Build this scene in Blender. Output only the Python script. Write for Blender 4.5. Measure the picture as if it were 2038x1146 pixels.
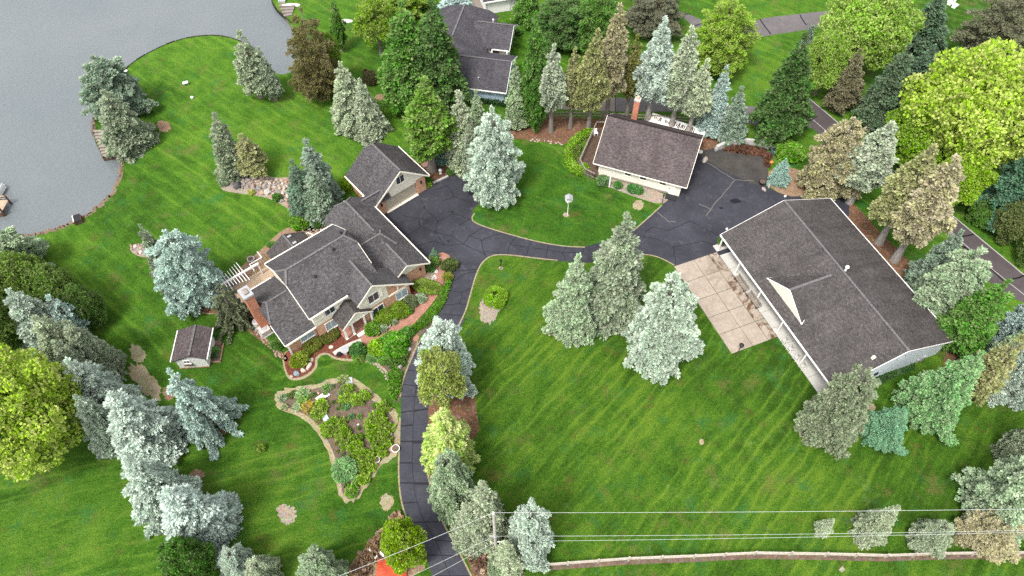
import bpy, bmesh, math, random
import numpy as np
from mathutils import Vector, Matrix
from mathutils.geometry import tessellate_polygon

for _o in list(bpy.data.objects):
    bpy.data.objects.remove(_o)
SC = bpy.context.scene
COL = SC.collection
R = math.radians

# ------------------------------------------------------------------ camera, sky, sun, exposure
CAM_H, CAM_TILT, CAM_F = 70.0, R(55.13), 1373.0
cam_data = bpy.data.cameras.new("drone_camera")
cam_data.sensor_width = 36.0
cam_data.lens = CAM_F / 2038.0 * 36.0
cam_data.clip_start, cam_data.clip_end = 0.5, 6000
cam = bpy.data.objects.new("drone_camera", cam_data)
COL.objects.link(cam)
cam.location = (0, 0, CAM_H)
cam.rotation_euler = (math.pi / 2 - CAM_TILT, 0, 0)
SC.camera = cam

SUN_EL, SUN_AZ = R(60), R(216)          # high and soft, behind and left of the camera
world = bpy.data.worlds.new("World")
SC.world = world
world.use_nodes = True
wn = world.node_tree
wn.nodes.clear()
sky = wn.nodes.new('ShaderNodeTexSky')
sky.sky_type = 'NISHITA'
sky.sun_disc = False
sky.sun_elevation, sky.sun_rotation = SUN_EL, SUN_AZ
sky.dust_density = 3.0
hs = wn.nodes.new('ShaderNodeHueSaturation')
hs.inputs['Saturation'].default_value = 0.18
bg = wn.nodes.new('ShaderNodeBackground')
bg.inputs['Strength'].default_value = 0.14
wo = wn.nodes.new('ShaderNodeOutputWorld')
wn.links.new(sky.outputs[0], hs.inputs['Color'])
wn.links.new(hs.outputs[0], bg.inputs['Color'])
wn.links.new(bg.outputs[0], wo.inputs[0])

sun_data = bpy.data.lights.new("sun", 'SUN')
sun_data.energy = 1.4
sun_data.angle = R(12)
sun_data.color = (1.0, 0.96, 0.90)
sun = bpy.data.objects.new("sun", sun_data)
COL.objects.link(sun)
sd = Vector((math.sin(SUN_AZ) * math.cos(SUN_EL), math.cos(SUN_AZ) * math.cos(SUN_EL), math.sin(SUN_EL)))
sun.rotation_euler = sd.to_track_quat('Z', 'Y').to_euler()
sun.location = (-40, -60, 120)

SC.view_settings.view_transform = 'Standard'
SC.view_settings.look = 'None'
SC.view_settings.exposure = 1.46
SC.view_settings.gamma = 1.0
SC.view_settings.use_curve_mapping = False
SC.render.engine = 'CYCLES'
SC.cycles.max_bounces = 6
SC.cycles.diffuse_bounces = 3
SC.cycles.transparent_max_bounces = 4
SC.cycles.use_denoising = False

# ------------------------------------------------------------------ survey: photo pixel -> point in the place
_ct, _st = math.cos(CAM_TILT), math.sin(CAM_TILT)
def ray(px, py):
    u = (px - 1019.0) / CAM_F
    v = -(py - 573.0) / CAM_F
    return Vector((u, _ct + v * _st, -_st + v * _ct))
def G(px, py, z=0.0):
    d = ray(px, py)
    t = (z - CAM_H) / d.z
    return Vector((d.x * t, d.y * t, z))
def PX(p):
    Z = p[2] - CAM_H
    fw = p[1] * _ct - Z * _st
    up = p[1] * _st + Z * _ct
    return 1019 + p[0] / fw * CAM_F, 573 - up / fw * CAM_F
def DEP(p):
    return p[1] * _ct - (p[2] - CAM_H) * _st
def HGT(base, tip):
    B = G(*base)
    lo, hi = 0.0, 45.0
    for _ in range(40):
        m = (lo + hi) / 2
        if PX((B.x, B.y, m))[1] > tip[1]: lo = m
        else: hi = m
    return B, lo
def MPP(px, py, z=0.0):                       # metres per photo pixel, across the view
    return DEP(G(px, py, z)) / CAM_F

# ------------------------------------------------------------------ object helpers
def link(o):
    COL.objects.link(o)
    return o
def tag(o, label=None, cat=None, group=None, kind=None):
    if label: o['label'] = label
    if cat: o['category'] = cat
    if group: o['group'] = group
    if kind: o['kind'] = kind
    return o
def thing(name, label, cat, loc=(0, 0, 0), rz=0.0, group=None):
    o = link(bpy.data.objects.new(name, None))
    o.empty_display_size = 0.3
    o.location = loc
    o.rotation_euler = (0, 0, rz)
    return tag(o, label, cat, group)
def mesh_obj(name, me, mat=None, parent=None):
    o = link(bpy.data.objects.new(name, me))
    if mat is not None and not me.materials: me.materials.append(mat)
    if parent is not None: o.parent = parent
    return o
def from_bm(name, bm, mat=None, parent=None, smooth=False):
    me = bpy.data.meshes.new(name)
    bm.normal_update()
    bm.to_mesh(me)
    bm.free()
    if smooth:
        for p in me.polygons: p.use_smooth = True
    return mesh_obj(name, me, mat, parent)
def np_mesh(name, verts, quads, attr=None, smooth=False):
    me = bpy.data.meshes.new(name)
    nv, nq = len(verts), len(quads)
    k = quads.shape[1]
    me.vertices.add(nv)
    me.vertices.foreach_set('co', np.asarray(verts, np.float32).ravel())
    me.loops.add(nq * k)
    me.loops.foreach_set('vertex_index', np.asarray(quads, np.int32).ravel())
    me.polygons.add(nq)
    me.polygons.foreach_set('loop_start', np.arange(0, nq * k, k, dtype=np.int32))
    me.polygons.foreach_set('use_smooth', np.full(nq, smooth))
    if attr is not None:
        for an, av in attr.items():
            a = me.attributes.new(an, 'FLOAT', 'FACE')
            a.data.foreach_set('value', np.asarray(av, np.float32))
    me.update(calc_edges=True)
    me.validate()
    return me

def box(bm, c, s, rz=0.0, M=None):
    """box of size s centred at c (z of c = bottom)"""
    m = Matrix.Translation((c[0], c[1], c[2] + s[2] / 2)) @ Matrix.Rotation(rz, 4, 'Z') @ Matrix.Diagonal((s[0], s[1], s[2], 1))
    if M is not None: m = M @ m
    bmesh.ops.create_cube(bm, size=1.0, matrix=m)
def beam(bm, a, b, w, h=None, up=(0, 0, 1)):
    a, b = Vector(a), Vector(b)
    h = h or w
    d = b - a
    L = d.length
    x = d.normalized()
    u = Vector(up)
    if abs(x.dot(u)) > 0.98: u = Vector((0, 1, 0))
    y = u.cross(x).normalized()
    z = x.cross(y)
    m = Matrix(((x.x, y.x, z.x, 0), (x.y, y.y, z.y, 0), (x.z, y.z, z.z, 0), (0, 0, 0, 1)))
    m = Matrix.Translation((a + b) / 2) @ m @ Matrix.Diagonal((L, w, h, 1))
    bmesh.ops.create_cube(bm, size=1.0, matrix=m)
def cyl(bm, a, b, r0, r1=None, n=8):
    a, b = Vector(a), Vector(b)
    r1 = r0 if r1 is None else r1
    d = b - a
    q = d.to_track_quat('Z', 'Y').to_matrix().to_4x4()
    m = Matrix.Translation((a + b) / 2) @ q
    bmesh.ops.create_cone(bm, cap_ends=True, segments=n, radius1=r0, radius2=max(r1, 1e-4), depth=d.length, matrix=m)
def slab_poly(bm, pts, thick):
    """solid plate: pts is its top outline, extruded straight down by thick"""
    top = [bm.verts.new(p) for p in pts]
    bot = [bm.verts.new((p[0], p[1], p[2] - thick)) for p in pts]
    n = len(pts)
    fs = [bm.faces.new(top), bm.faces.new(bot[::-1])]
    for i in range(n):
        fs.append(bm.faces.new((top[i], bot[i], bot[(i + 1) % n], top[(i + 1) % n])))
    bmesh.ops.recalc_face_normals(bm, faces=fs)
def profile(bm, pts, y0, y1, axis='y'):
    """extrude an outline (u,z) along y (axis 'y': u is x) or along x (axis 'x': u is y)"""
    f = (lambda u, z, t: (u, t, z)) if axis == 'y' else (lambda u, z, t: (t, u, z))
    A = [bm.verts.new(f(u, z, y0)) for u, z in pts]
    B = [bm.verts.new(f(u, z, y1)) for u, z in pts]
    n = len(pts)
    fs = [bm.faces.new(A), bm.faces.new(B[::-1])]
    for i in range(n):
        fs.append(bm.faces.new((A[i], B[i], B[(i + 1) % n], A[(i + 1) % n])))
    bmesh.ops.recalc_face_normals(bm, faces=fs)
def smooth_poly(pts, it=2, closed=True):
    P = [Vector(p) for p in pts]
    for _ in range(it):
        Q = []
        n = len(P)
        rng_ = range(n if closed else n - 1)
        if not closed: Q.append(P[0])
        for i in rng_:
            a, b = P[i], P[(i + 1) % n]
            Q.append(a * 0.75 + b * 0.25)
            Q.append(a * 0.25 + b * 0.75)
        if not closed: Q.append(P[-1])
        P = Q
    return P
def sheet_bm(bm, pts, z):
    vs = [bm.verts.new((p[0], p[1], z)) for p in pts]
    tris = tessellate_polygon([[Vector((p[0], p[1], 0)) for p in pts]])
    for t in tris:
        try:
            f = bm.faces.new([vs[i] for i in t])
        except ValueError: continue
        f.normal_update()
        if f.normal.z < 0: f.normal_flip()
def W(pix, z=0.0):
    return [G(x, y, z) for x, y in pix]
def sheet(name, pix, z, mat, it=2, parent=None, kind='structure', world_pts=None):
    pts = world_pts if world_pts is not None else W(pix)
    if it: pts = smooth_poly(pts, it)
    bm = bmesh.new()
    sheet_bm(bm, pts, z)
    o = from_bm(name, bm, mat, parent)
    if kind and parent is None: o['kind'] = kind
    return o
def ribbon(bm, pts, w, z):
    """flat strip of width w along a world polyline"""
    n = len(pts)
    L, Rr = [], []
    for i in range(n):
        a = Vector(pts[max(i - 1, 0)]); b = Vector(pts[min(i + 1, n - 1)])
        d = (b - a); d.z = 0
        if d.length < 1e-6: d = Vector((1, 0, 0))
        d.normalize()
        nrm = Vector((-d.y, d.x, 0))
        ww = w(i / (n - 1)) if callable(w) else w
        p = Vector(pts[i])
        L.append(bm.verts.new((p.x + nrm.x * ww / 2, p.y + nrm.y * ww / 2, z)))
        Rr.append(bm.verts.new((p.x - nrm.x * ww / 2, p.y - nrm.y * ww / 2, z)))
    for i in range(n - 1):
        f = bm.faces.new((Rr[i], Rr[i + 1], L[i + 1], L[i]))
        f.normal_update()
        if f.normal.z < 0: f.normal_flip()
def in_poly(x, y, poly):
    c = False
    n = len(poly)
    j = n - 1
    for i in range(n):
        xi, yi = poly[i][0], poly[i][1]
        xj, yj = poly[j][0], poly[j][1]
        if (yi > y) != (yj > y) and x < (xj - xi) * (y - yi) / (yj - yi + 1e-12) + xi: c = not c
        j = i
    return c

# ------------------------------------------------------------------ materials
class NT:
    def __init__(s, name, rough=0.85, spec=0.2):
        s.m = bpy.data.materials.new(name)
        s.m.use_nodes = True
        s.t = s.m.node_tree
        s.b = s.t.nodes['Principled BSDF']
        s.b.inputs['Roughness'].default_value = rough
        s.b.inputs['Specular IOR Level'].default_value = spec
    def n(s, typ, **kw):
        x = s.t.nodes.new('ShaderNode' + typ)
        for k, v in kw.items():
            if hasattr(x, k): setattr(x, k, v)
            else: x.inputs[k.replace('_', ' ')].default_value = v
        return x
    def l(s, a, b): s.t.links.new(a, b)
    def coord(s, which='Object', scale=None, rot=None):
        tc = s.n('TexCoord')
        out = tc.outputs[which]
        if scale or rot:
            mp = s.n('Mapping')
            if scale: mp.inputs['Scale'].default_value = scale
            if rot: mp.inputs['Rotation'].default_value = rot
            s.l(out, mp.inputs['Vector'])
            out = mp.outputs[0]
        return out
    def pos(s, scale=None, rot=None):
        g = s.n('NewGeometry')
        out = g.outputs['Position']
        mp = s.n('Mapping')
        if scale: mp.inputs['Scale'].default_value = scale
        if rot: mp.inputs['Rotation'].default_value = rot
        s.l(out, mp.inputs['Vector'])
        return mp.outputs[0]
    def noise(s, vec, scale, detail=4, rough=0.6, dist=0.0):
        x = s.n('TexNoise')
        x.inputs['Scale'].default_value = scale
        x.inputs['Detail'].default_value = detail
        x.inputs['Roughness'].default_value = rough
        x.inputs['Distortion'].default_value = dist
        s.l(vec, x.inputs['Vector'])
        return x.outputs['Fac']
    def ramp(s, fac, stops):
        x = s.n('ValToRGB')
        el = x.color_ramp.elements
        while len(el) > 1: el.remove(el[-1])
        el[0].position = stops[0][0]
        el[0].color = (*stops[0][1], 1) if len(stops[0][1]) == 3 else stops[0][1]
        for p, c in stops[1:]:
            e = el.new(p)
            e.color = (*c, 1)
        s.l(fac, x.inputs[0])
        return x.outputs[0]
    def step(s, fac, a, b, lo=0.0, hi=1.0):
        x = s.n('MapRange')
        x.interpolation_type = 'SMOOTHSTEP'
        x.inputs[1].default_value, x.inputs[2].default_value = a, b
        x.inputs[3].default_value, x.inputs[4].default_value = lo, hi
        s.l(fac, x.inputs[0])
        return x.outputs[0]
    def mix(s, fac, a, b, mode='MIX'):
        x = s.n('Mix')
        x.data_type = 'RGBA'
        x.blend_type = mode
        for v, i in ((fac, 0), (a, 6), (b, 7)):
            if hasattr(v, 'is_output'): s.l(v, x.inputs[i])
            elif i == 0: x.inputs[0].default_value = v
            else: x.inputs[i].default_value = (*v, 1)
        return x.outputs[2]
    def math(s, op, a, b=None):
        x = s.n('Math')
        x.operation = op
        for i, v in enumerate((a, b)):
            if v is None: continue
            if hasattr(v, 'is_output'): s.l(v, x.inputs[i])
            else: x.inputs[i].default_value = v
        return x.outputs[0]
    def bump(s, h, dist=0.03, strength=0.6):
        x = s.n('Bump')
        x.inputs['Distance'].default_value = dist
        x.inputs['Strength'].default_value = strength
        s.l(h, x.inputs['Height'])
        s.l(x.outputs[0], s.b.inputs['Normal'])
    def col(s, c):
        if hasattr(c, 'is_output'): s.l(c, s.b.inputs['Base Color'])
        else: s.b.inputs['Base Color'].default_value = (*c, 1)
        return s

def plain(name, c, rough=0.7, var=0.12, scale=2.0, spec=0.2, metal=0.0):
    t = NT(name, rough, spec)
    v = t.coord('Object')
    f = t.noise(v, scale, 5)
    lo = tuple(x * (1 - var) for x in c)
    hi = tuple(min(1, x * (1 + var)) for x in c)
    t.col(t.ramp(f, [(0.25, lo), (0.75, hi)]))
    t.b.inputs['Metallic'].default_value = metal
    return t.m

def lawn_mat(name, stripe_dir, width, base, alt, dry, amp=0.5, blue=0.0, cross=None):
    """mown turf: stripes along stripe_dir, patchy growth, dry thin spots"""
    t = NT(name, 0.95, 0.1)
    p = t.pos()
    ang = math.atan2(stripe_dir.y, stripe_dir.x)
    pr = t.pos(rot=(0, 0, -ang))
    warp = t.noise(p, 0.12, 2)
    sep = t.n('SeparateXYZ')
    t.l(pr, sep.inputs[0])
    yy = t.math('ADD', sep.outputs[1], t.math('MULTIPLY', warp, 2.4))
    sw = t.math('SINE', t.math('MULTIPLY', yy, 2 * math.pi / width))
    sw2 = t.math('SINE', t.math('MULTIPLY', yy, 2 * math.pi / (width * 2.63)))
    # streaks drawn out along the mowing direction
    mp = t.n('Mapping'); mp.inputs['Scale'].default_value = (0.16, 1.0, 1.0)
    t.l(pr, mp.inputs['Vector'])
    streak = t.noise(mp.outputs[0], 1.3, 5, 0.65)
    big = t.noise(p, 0.07, 3, 0.55)
    mid = t.noise(p, 0.42, 6, 0.68, 0.6)
    fine = t.noise(p, 3.2, 6, 0.8)
    vfine = t.noise(p, 9.0, 3, 0.8)
    line = t.math('POWER', t.math('MULTIPLY', t.math('ADD', sw, 1.0), 0.5), 5.0)
    gate = t.step(t.noise(mp.outputs[0], 0.22, 4, 0.6), 0.40, 0.62)
    k = t.math('MULTIPLY', t.math('MULTIPLY', line, gate), 0.30 * amp)
    k = t.math('ADD', k, t.math('MULTIPLY', t.math('MULTIPLY', sw2, gate), 0.06 * amp))
    k = t.math('ADD', k, t.math('MULTIPLY', t.math('SUBTRACT', streak, 0.5), 0.75 * amp))
    k = t.math('ADD', k, t.math('MULTIPLY', t.math('SUBTRACT', mid, 0.5), 1.35))
    k = t.math('ADD', k, t.math('MULTIPLY', t.math('SUBTRACT', t.noise(p, 0.035, 3, 0.5), 0.5), 1.7))
    k = t.math('ADD', k, t.math('MULTIPLY', t.math('SUBTRACT', fine, 0.5), 1.5))
    k = t.math('ADD', k, 0.44)
    dk = tuple(x * 0.55 for x in base)
    c = t.ramp(k, [(0.1, dk), (0.45, base), (0.9, alt)])
    lush = t.step(t.noise(p, 0.31, 6, 0.7), 0.53, 0.68)
    pale = t.step(t.noise(t.pos(rot=(0, 0, 2.1)), 0.22, 6, 0.72), 0.58, 0.74)
    c = t.mix(t.math('MULTIPLY', pale, 0.45), c, (0.17, 0.27, 0.075))
    c = t.mix(t.math('MULTIPLY', lush, 0.6), c, (base[0] * 0.62, base[1] * 1.0, base[2] * 2.2 + 0.012))
    dm = t.step(t.noise(p, 0.27, 6, 0.72), 0.54, 0.70)
    c = t.mix(t.math('MULTIPLY', dm, 0.75), c, dry)
    bz = t.step(t.noise(t.pos(rot=(0, 0, .7)), 0.38, 6, 0.72), 0.56, 0.72)
    c = t.mix(t.math('MULTIPLY', bz, 0.70), c, (0.115, 0.090, 0.026))
    vf = t.step(vfine, 0.28, 0.72, 0.42, 1.60)
    hsv = t.n('HueSaturation')
    t.l(vf, hsv.inputs['Value']); t.l(c, hsv.inputs['Color'])
    t.col(hsv.outputs[0])
    hgt = t.math('ADD', t.math('MULTIPLY', fine, 0.6), t.math('MULTIPLY', vfine, 0.5))
    t.bump(hgt, 0.09, 0.8)
    return t.m

def ground_mat(name, c1, c2, c3=None, scale=1.5, bump=0.06, chip=8.0):
    t = NT(name, 0.95, 0.1)
    p = t.pos()
    f = t.noise(p, scale, 6, 0.7)
    c = t.ramp(f, [(0.3, c1), (0.7, c2)])
    if c3:
        g = t.step(t.noise(p, scale * 3.1, 5, 0.7), 0.5, 0.66)
        c = t.mix(g, c, c3)
    v = t.n('TexVoronoi'); v.inputs['Scale'].default_value = chip
    t.l(p, v.inputs['Vector'])
    c = t.mix(0.35, c, v.outputs['Color'], 'SOFT_LIGHT')
    t.col(c)
    t.bump(t.math('ADD', f, t.noise(p, chip, 3)), bump, 0.8)
    return t.m

def shingle_mat(name, c1, c2, c3, w=0.32, h=0.15, stain=0.0):
    t = NT(name, 0.92, 0.15)
    uv = t.coord('UV')
    br = t.n('TexBrick')
    br.offset = 0.5
    br.inputs['Color1'].default_value = (*c1, 1)
    br.inputs['Color2'].default_value = (*c2, 1)
    br.inputs['Mortar'].default_value = (*[x * 0.35 for x in c1], 1)
    br.inputs['Scale'].default_value = 1.0
    br.inputs['Mortar Size'].default_value = 0.012
    br.inputs['Bias'].default_value = 0.0
    br.inputs['Brick Width'].default_value = w
    br.inputs['Row Height'].default_value = h
    t.l(uv, br.inputs['Vector'])
    n1 = t.noise(uv, 3.5, 6, 0.8)
    n2 = t.noise(uv, 0.35, 4, 0.6)
    c = t.mix(t.step(n1, 0.5, 0.66), br.outputs['Color'], c3)
    mp = t.n('Mapping'); mp.inputs['Scale'].default_value = (1.0, 0.12, 1)
    t.l(uv, mp.inputs['Vector'])
    streak = t.noise(mp.outputs[0], 0.8, 5, 0.65)
    val = t.math('ADD', t.step(n2, 0.2, 0.8, 0.80, 1.2), t.math('MULTIPLY', t.math('SUBTRACT', streak, 0.5), 0.75 + stain))
    hsv = t.n('HueSaturation')
    t.l(val, hsv.inputs['Value']); t.l(c, hsv.inputs['Color'])
    t.col(hsv.outputs[0])
    t.bump(t.math('ADD', br.outputs['Fac'], t.math('MULTIPLY', n1, 0.6)), 0.02, 0.7)
    return t.m

def brick_mat(name, c1, c2, mortar):
    t = NT(name, 0.9, 0.15)
    uv = t.coord('UV')
    br = t.n('TexBrick')
    br.inputs['Color1'].default_value = (*c1, 1)
    br.inputs['Color2'].default_value = (*c2, 1)
    br.inputs['Mortar'].default_value = (*mortar, 1)
    br.inputs['Scale'].default_value = 1.0
    br.inputs['Mortar Size'].default_value = 0.012
    br.inputs['Brick Width'].default_value = 0.21
    br.inputs['Row Height'].default_value = 0.075
    t.l(uv, br.inputs['Vector'])
    n = t.noise(uv, 2.2, 5, 0.7)
    hsv = t.n('HueSaturation')
    t.l(t.step(n, 0.25, 0.75, 0.75, 1.25), hsv.inputs['Value']); t.l(br.outputs['Color'], hsv.inputs['Color'])
    t.col(hsv.outputs[0])
    t.bump(br.outputs['Fac'], -0.01, 0.5)
    return t.m

def siding_mat(name, c, pitch=0.14):
    t = NT(name, 0.6, 0.25)
    p = t.pos()
    sep = t.n('SeparateXYZ'); t.l(p, sep.inputs[0])
    fr = t.math('FRACT', t.math('DIVIDE', sep.outputs[2], pitch))
    n = t.noise(p, 0.8, 4)
    cc = t.ramp(n, [(0.3, tuple(x * 0.93 for x in c)), (0.7, c)])
    edge = t.step(fr, 0.0, 0.12, 0.80, 1.0)
    hsv = t.n('HueSaturation'); t.l(edge, hsv.inputs['Value']); t.l(cc, hsv.inputs['Color'])
    t.col(hsv.outputs[0])
    t.bump(fr, 0.012, 0.8)
    return t.m

def foliage_mat(name, trans=0.25, attr_amt=0.55, rough=0.7):
    """leaf colour = the object's own colour, each tuft a little lighter, darker, yellower or greyer"""
    t = NT(name, rough, 0.12)
    oi = t.n('ObjectInfo')
    at = t.n('Attribute'); at.attribute_name = 'tint'
    at2 = t.n('Attribute'); at2.attribute_name = 'hue'
    val = t.math('ADD', t.math('MULTIPLY', at.outputs['Fac'], attr_amt), 1 - attr_amt * 0.5)
    hue = t.math('ADD', t.math('MULTIPLY', at2.outputs['Fac'], 0.050), 0.475)
    sat = t.math('ADD', t.math('MULTIPLY', at2.outputs['Fac'], 0.35), 0.82)
    hsv = t.n('HueSaturation')
    t.l(val, hsv.inputs['Value']); t.l(hue, hsv.inputs['Hue']); t.l(sat, hsv.inputs['Saturation'])
    t.l(oi.outputs['Color'], hsv.inputs['Color'])
    c = hsv.outputs[0]
    t.l(c, t.b.inputs['Base Color'])
    tr = t.n('BsdfTranslucent'); t.l(c, tr.inputs['Color'])
    mx = t.n('MixShader'); mx.inputs[0].default_value = trans
    out = t.t.nodes['Material Output']
    t.l(t.b.outputs[0], mx.inputs[1]); t.l(tr.outputs[0], mx.inputs[2]); t.l(mx.outputs[0], out.inputs[0])
    return t.m

M_ = {}
def mats():
    dA = G(444, 264) - G(337, 197)
    dB = G(1357, 874) - G(1247, 1011)
    dC = G(133, 1030) - G(0, 1064)
    dD = G(1250, 420) - G(1050, 330)
    M_['lawn_west'] = lawn_mat('lawn_west', dA, 1.7, (0.060, 0.158, 0.012), (0.125, 0.245, 0.022), (0.150, 0.165, 0.045), 1.1)
    M_['lawn_front'] = lawn_mat('lawn_front', dB, 1.25, (0.054, 0.135, 0.010), (0.115, 0.205, 0.018), (0.130, 0.135, 0.036), 1.5)
    M_['lawn_sw'] = lawn_mat('lawn_southwest', dC, 1.3, (0.050, 0.135, 0.010), (0.105, 0.200, 0.020), (0.120, 0.140, 0.040), 1.3)
    M_['lawn_isl'] = lawn_mat('lawn_island', dD, 1.5, (0.050, 0.140, 0.011), (0.105, 0.205, 0.020), (0.150, 0.150, 0.045), 0.5)
    M_['mulch_red'] = ground_mat('red_mulch', (0.105, 0.028, 0.018), (0.185, 0.052, 0.034), (0.24, 0.13, 0.09), 2.0, 0.07, 9)
    M_['needles'] = ground_mat('needle_litter', (0.11, 0.060, 0.034), (0.20, 0.105, 0.062), (0.26, 0.17, 0.12), 0.8, 0.06, 7)
    M_['soil'] = ground_mat('garden_soil', (0.105, 0.072, 0.055), (0.20, 0.145, 0.115), (0.10, 0.085, 0.04), 1.2, 0.07, 8)
    M_['dry'] = ground_mat('dry_edge', (0.26, 0.22, 0.13), (0.40, 0.33, 0.23), (0.20, 0.20, 0.08), 1.5, 0.05, 8)
    M_['pale_soil'] = ground_mat('pale_gravel_bed', (0.27, 0.22, 0.17), (0.38, 0.32, 0.26), (0.18, 0.15, 0.11), 1.6, 0.06, 8)
    M_['chips'] = ground_mat('wood_chips', (0.22, 0.14, 0.09), (0.35, 0.24, 0.16), (0.16, 0.09, 0.05), 1.5, 0.05, 9)
    M_['bank'] = ground_mat('shore_mud', (0.10, 0.07, 0.045), (0.20, 0.15, 0.11), None, 1.2)
    # asphalt
    def asphalt(name, c, c2, sc=1.0, worn=(0.06, 0.055, 0.055)):
        t = NT(name, 0.78, 0.3)
        p = t.pos()
        n1 = t.noise(p, 0.35 * sc, 6, 0.65); n2 = t.noise(p, 3.0, 6, 0.8); n3 = t.noise(p, 0.9, 6, 0.7, 0.6)
        cc = t.ramp(n1, [(0.3, c), (0.7, c2)])
        cc = t.mix(t.math('MULTIPLY', t.step(n3, 0.52, 0.75), 0.6), cc, worn)
        hsv = t.n('HueSaturation'); t.l(t.step(n2, 0.2, 0.8, 0.75, 1.25), hsv.inputs['Value']); t.l(cc, hsv.inputs['Color'])
        t.col(hsv.outputs[0])
        t.bump(n2, 0.01, 0.4)
        return t.m
    M_['asphalt'] = asphalt('driveway_asphalt', (0.016, 0.016, 0.023), (0.058, 0.058, 0.074), .35, (0.10, 0.098, 0.108))
    M_['asphalt_slab'] = asphalt('worn_driveway_asphalt', (0.031, 0.032, 0.045), (0.056, 0.056, 0.072), 1.0, (0.085, 0.08, 0.082))
    M_['asphalt_old'] = asphalt('stained_old_asphalt', (0.035, 0.032, 0.030), (0.080, 0.072, 0.064), 1.4, (0.12, 0.085, 0.055))
    M_['road'] = asphalt('road_asphalt', (0.070, 0.056, 0.058), (0.098, 0.080, 0.082), 1, (0.12, 0.105, 0.105))
    M_['road_grey'] = asphalt('grey_lane_asphalt', (0.12, 0.105, 0.105), (0.165, 0.15, 0.15), 1, (0.22, 0.2, 0.19))
    M_['path_tan'] = asphalt('tan_concrete_drive', (0.21, 0.17, 0.145), (0.28, 0.24, 0.21), 1, (0.33, 0.29, 0.25))
    M_['crack'] = plain('crack_sealant', (0.010, 0.010, 0.013), 0.6)
    M_['joint'] = plain('dark_joint', (0.018, 0.018, 0.022), 0.9)
    M_['pale_crack'] = plain('pale_crack_fill', (0.14, 0.13, 0.11), 0.9)
    M_['line'] = plain('road_paint', (0.33, 0.31, 0.30), 0.8, 0.3, 6)
    t = NT('concrete_slab', 0.9, 0.2)
    p = t.pos()
    oi = t.n('ObjectInfo')
    n1 = t.noise(p, 0.6, 6, 0.7, 0.5); n2 = t.noise(p, 3.5, 5, 0.7)
    c = t.ramp(n1, [(0.25, (0.30, 0.245, 0.195)), (0.75, (0.44, 0.375, 0.31))])
    st = t.step(t.noise(p, 0.55, 7, 0.72, 1.2), 0.44, 0.60)
    al = t.n('SeparateColor'); t.l(oi.outputs['Color'], al.inputs[0])
    c = t.mix(t.math('MULTIPLY', st, al.outputs[0]), c, (0.105, 0.052, 0.024))
    hsv = t.n('HueSaturation'); t.l(t.step(n2, 0.2, 0.8, 0.85, 1.15), hsv.inputs['Value']); t.l(c, hsv.inputs['Color'])
    t.col(hsv.outputs[0])
    M_['slab'] = t.m
    M_['walk'] = plain('pale_concrete', (0.52, 0.50, 0.46), 0.9, 0.16, 1.2)
    M_['brickwalk'] = brick_mat('brick_paving', (0.36, 0.145, 0.095), (0.46, 0.22, 0.155), (0.30, 0.19, 0.15))
    M_['brick'] = brick_mat('orange_brick', (0.48, 0.20, 0.105), (0.58, 0.29, 0.165), (0.50, 0.36, 0.27))
    M_['brick_red'] = brick_mat('red_brick', (0.40, 0.12, 0.07), (0.50, 0.18, 0.10), (0.36, 0.22, 0.16))
    M_['cream'] = siding_mat('cream_siding', (0.80, 0.745, 0.62))
    M_['cream2'] = siding_mat('ivory_siding', (0.74, 0.70, 0.60))
    M_['bluewhite'] = siding_mat('pale_blue_siding', (0.70, 0.77, 0.82), 0.22)
    M_['blue'] = siding_mat('blue_siding', (0.33, 0.43, 0.52), 0.16)
    M_['white_sid'] = siding_mat('white_siding', (0.72, 0.72, 0.70))
    M_['white'] = plain('white_paint', (0.76, 0.75, 0.72), 0.5, 0.06)
    M_['trim'] = plain('cream_trim', (0.78, 0.73, 0.62), 0.55, 0.06)
    M_['beige'] = plain('beige_garage_door', (0.42, 0.37, 0.29), 0.6, 0.06)
    M_['glass'] = plain('window_glass', (0.035, 0.045, 0.055), 0.08, 0.2, 1, 0.6)
    M_['glass_pale'] = plain('curtained_glass', (0.30, 0.36, 0.40), 0.12, 0.3, 1.2, 0.6)
    M_['black'] = plain('black_metal', (0.02, 0.02, 0.022), 0.5)
    M_['grey'] = plain('grey_metal', (0.30, 0.30, 0.31), 0.5)
    M_['wood_grey'] = plain('weathered_wood', (0.22, 0.19, 0.16), 0.9, 0.35, 3)
    M_['wood_dark'] = plain('dark_wet_wood', (0.085, 0.055, 0.040), 0.8, 0.4, 2)
    M_['wood_tan'] = plain('tan_deck_board', (0.36, 0.27, 0.19), 0.85, 0.2, 2)
    M_['wood_pale'] = plain('pale_split_rail', (0.36, 0.32, 0.27), 0.9, 0.3, 4)
    M_['roof'] = shingle_mat('charcoal_shingles', (0.062, 0.057, 0.060), (0.115, 0.107, 0.110), (0.17, 0.16, 0.16))
    M_['roof_barn'] = shingle_mat('brown_grey_shingles', (0.072, 0.063, 0.061), (0.115, 0.104, 0.100), (0.165, 0.15, 0.145), 0.32, 0.15, 0.35)
    M_['roof_purple'] = shingle_mat('mauve_shingles', (0.085, 0.066, 0.066), (0.15, 0.125, 0.125), (0.20, 0.165, 0.165))
    M_['roof_dark'] = shingle_mat('slate_grey_shingles', (0.060, 0.056, 0.066), (0.10, 0.095, 0.105), (0.135, 0.125, 0.135))
    M_['cap'] = plain('ridge_shingles', (0.20, 0.19, 0.19), 0.9, 0.45, 5)
    M_['water'] = None
    t = NT('lake_water', 0.16, 0.5)
    p = t.pos()
    n = t.noise(p, 0.05, 3, 0.6)
    c = t.ramp(n, [(0.3, (0.125, 0.148, 0.156)), (0.7, (0.158, 0.170, 0.174))])
    t.col(c)
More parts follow.
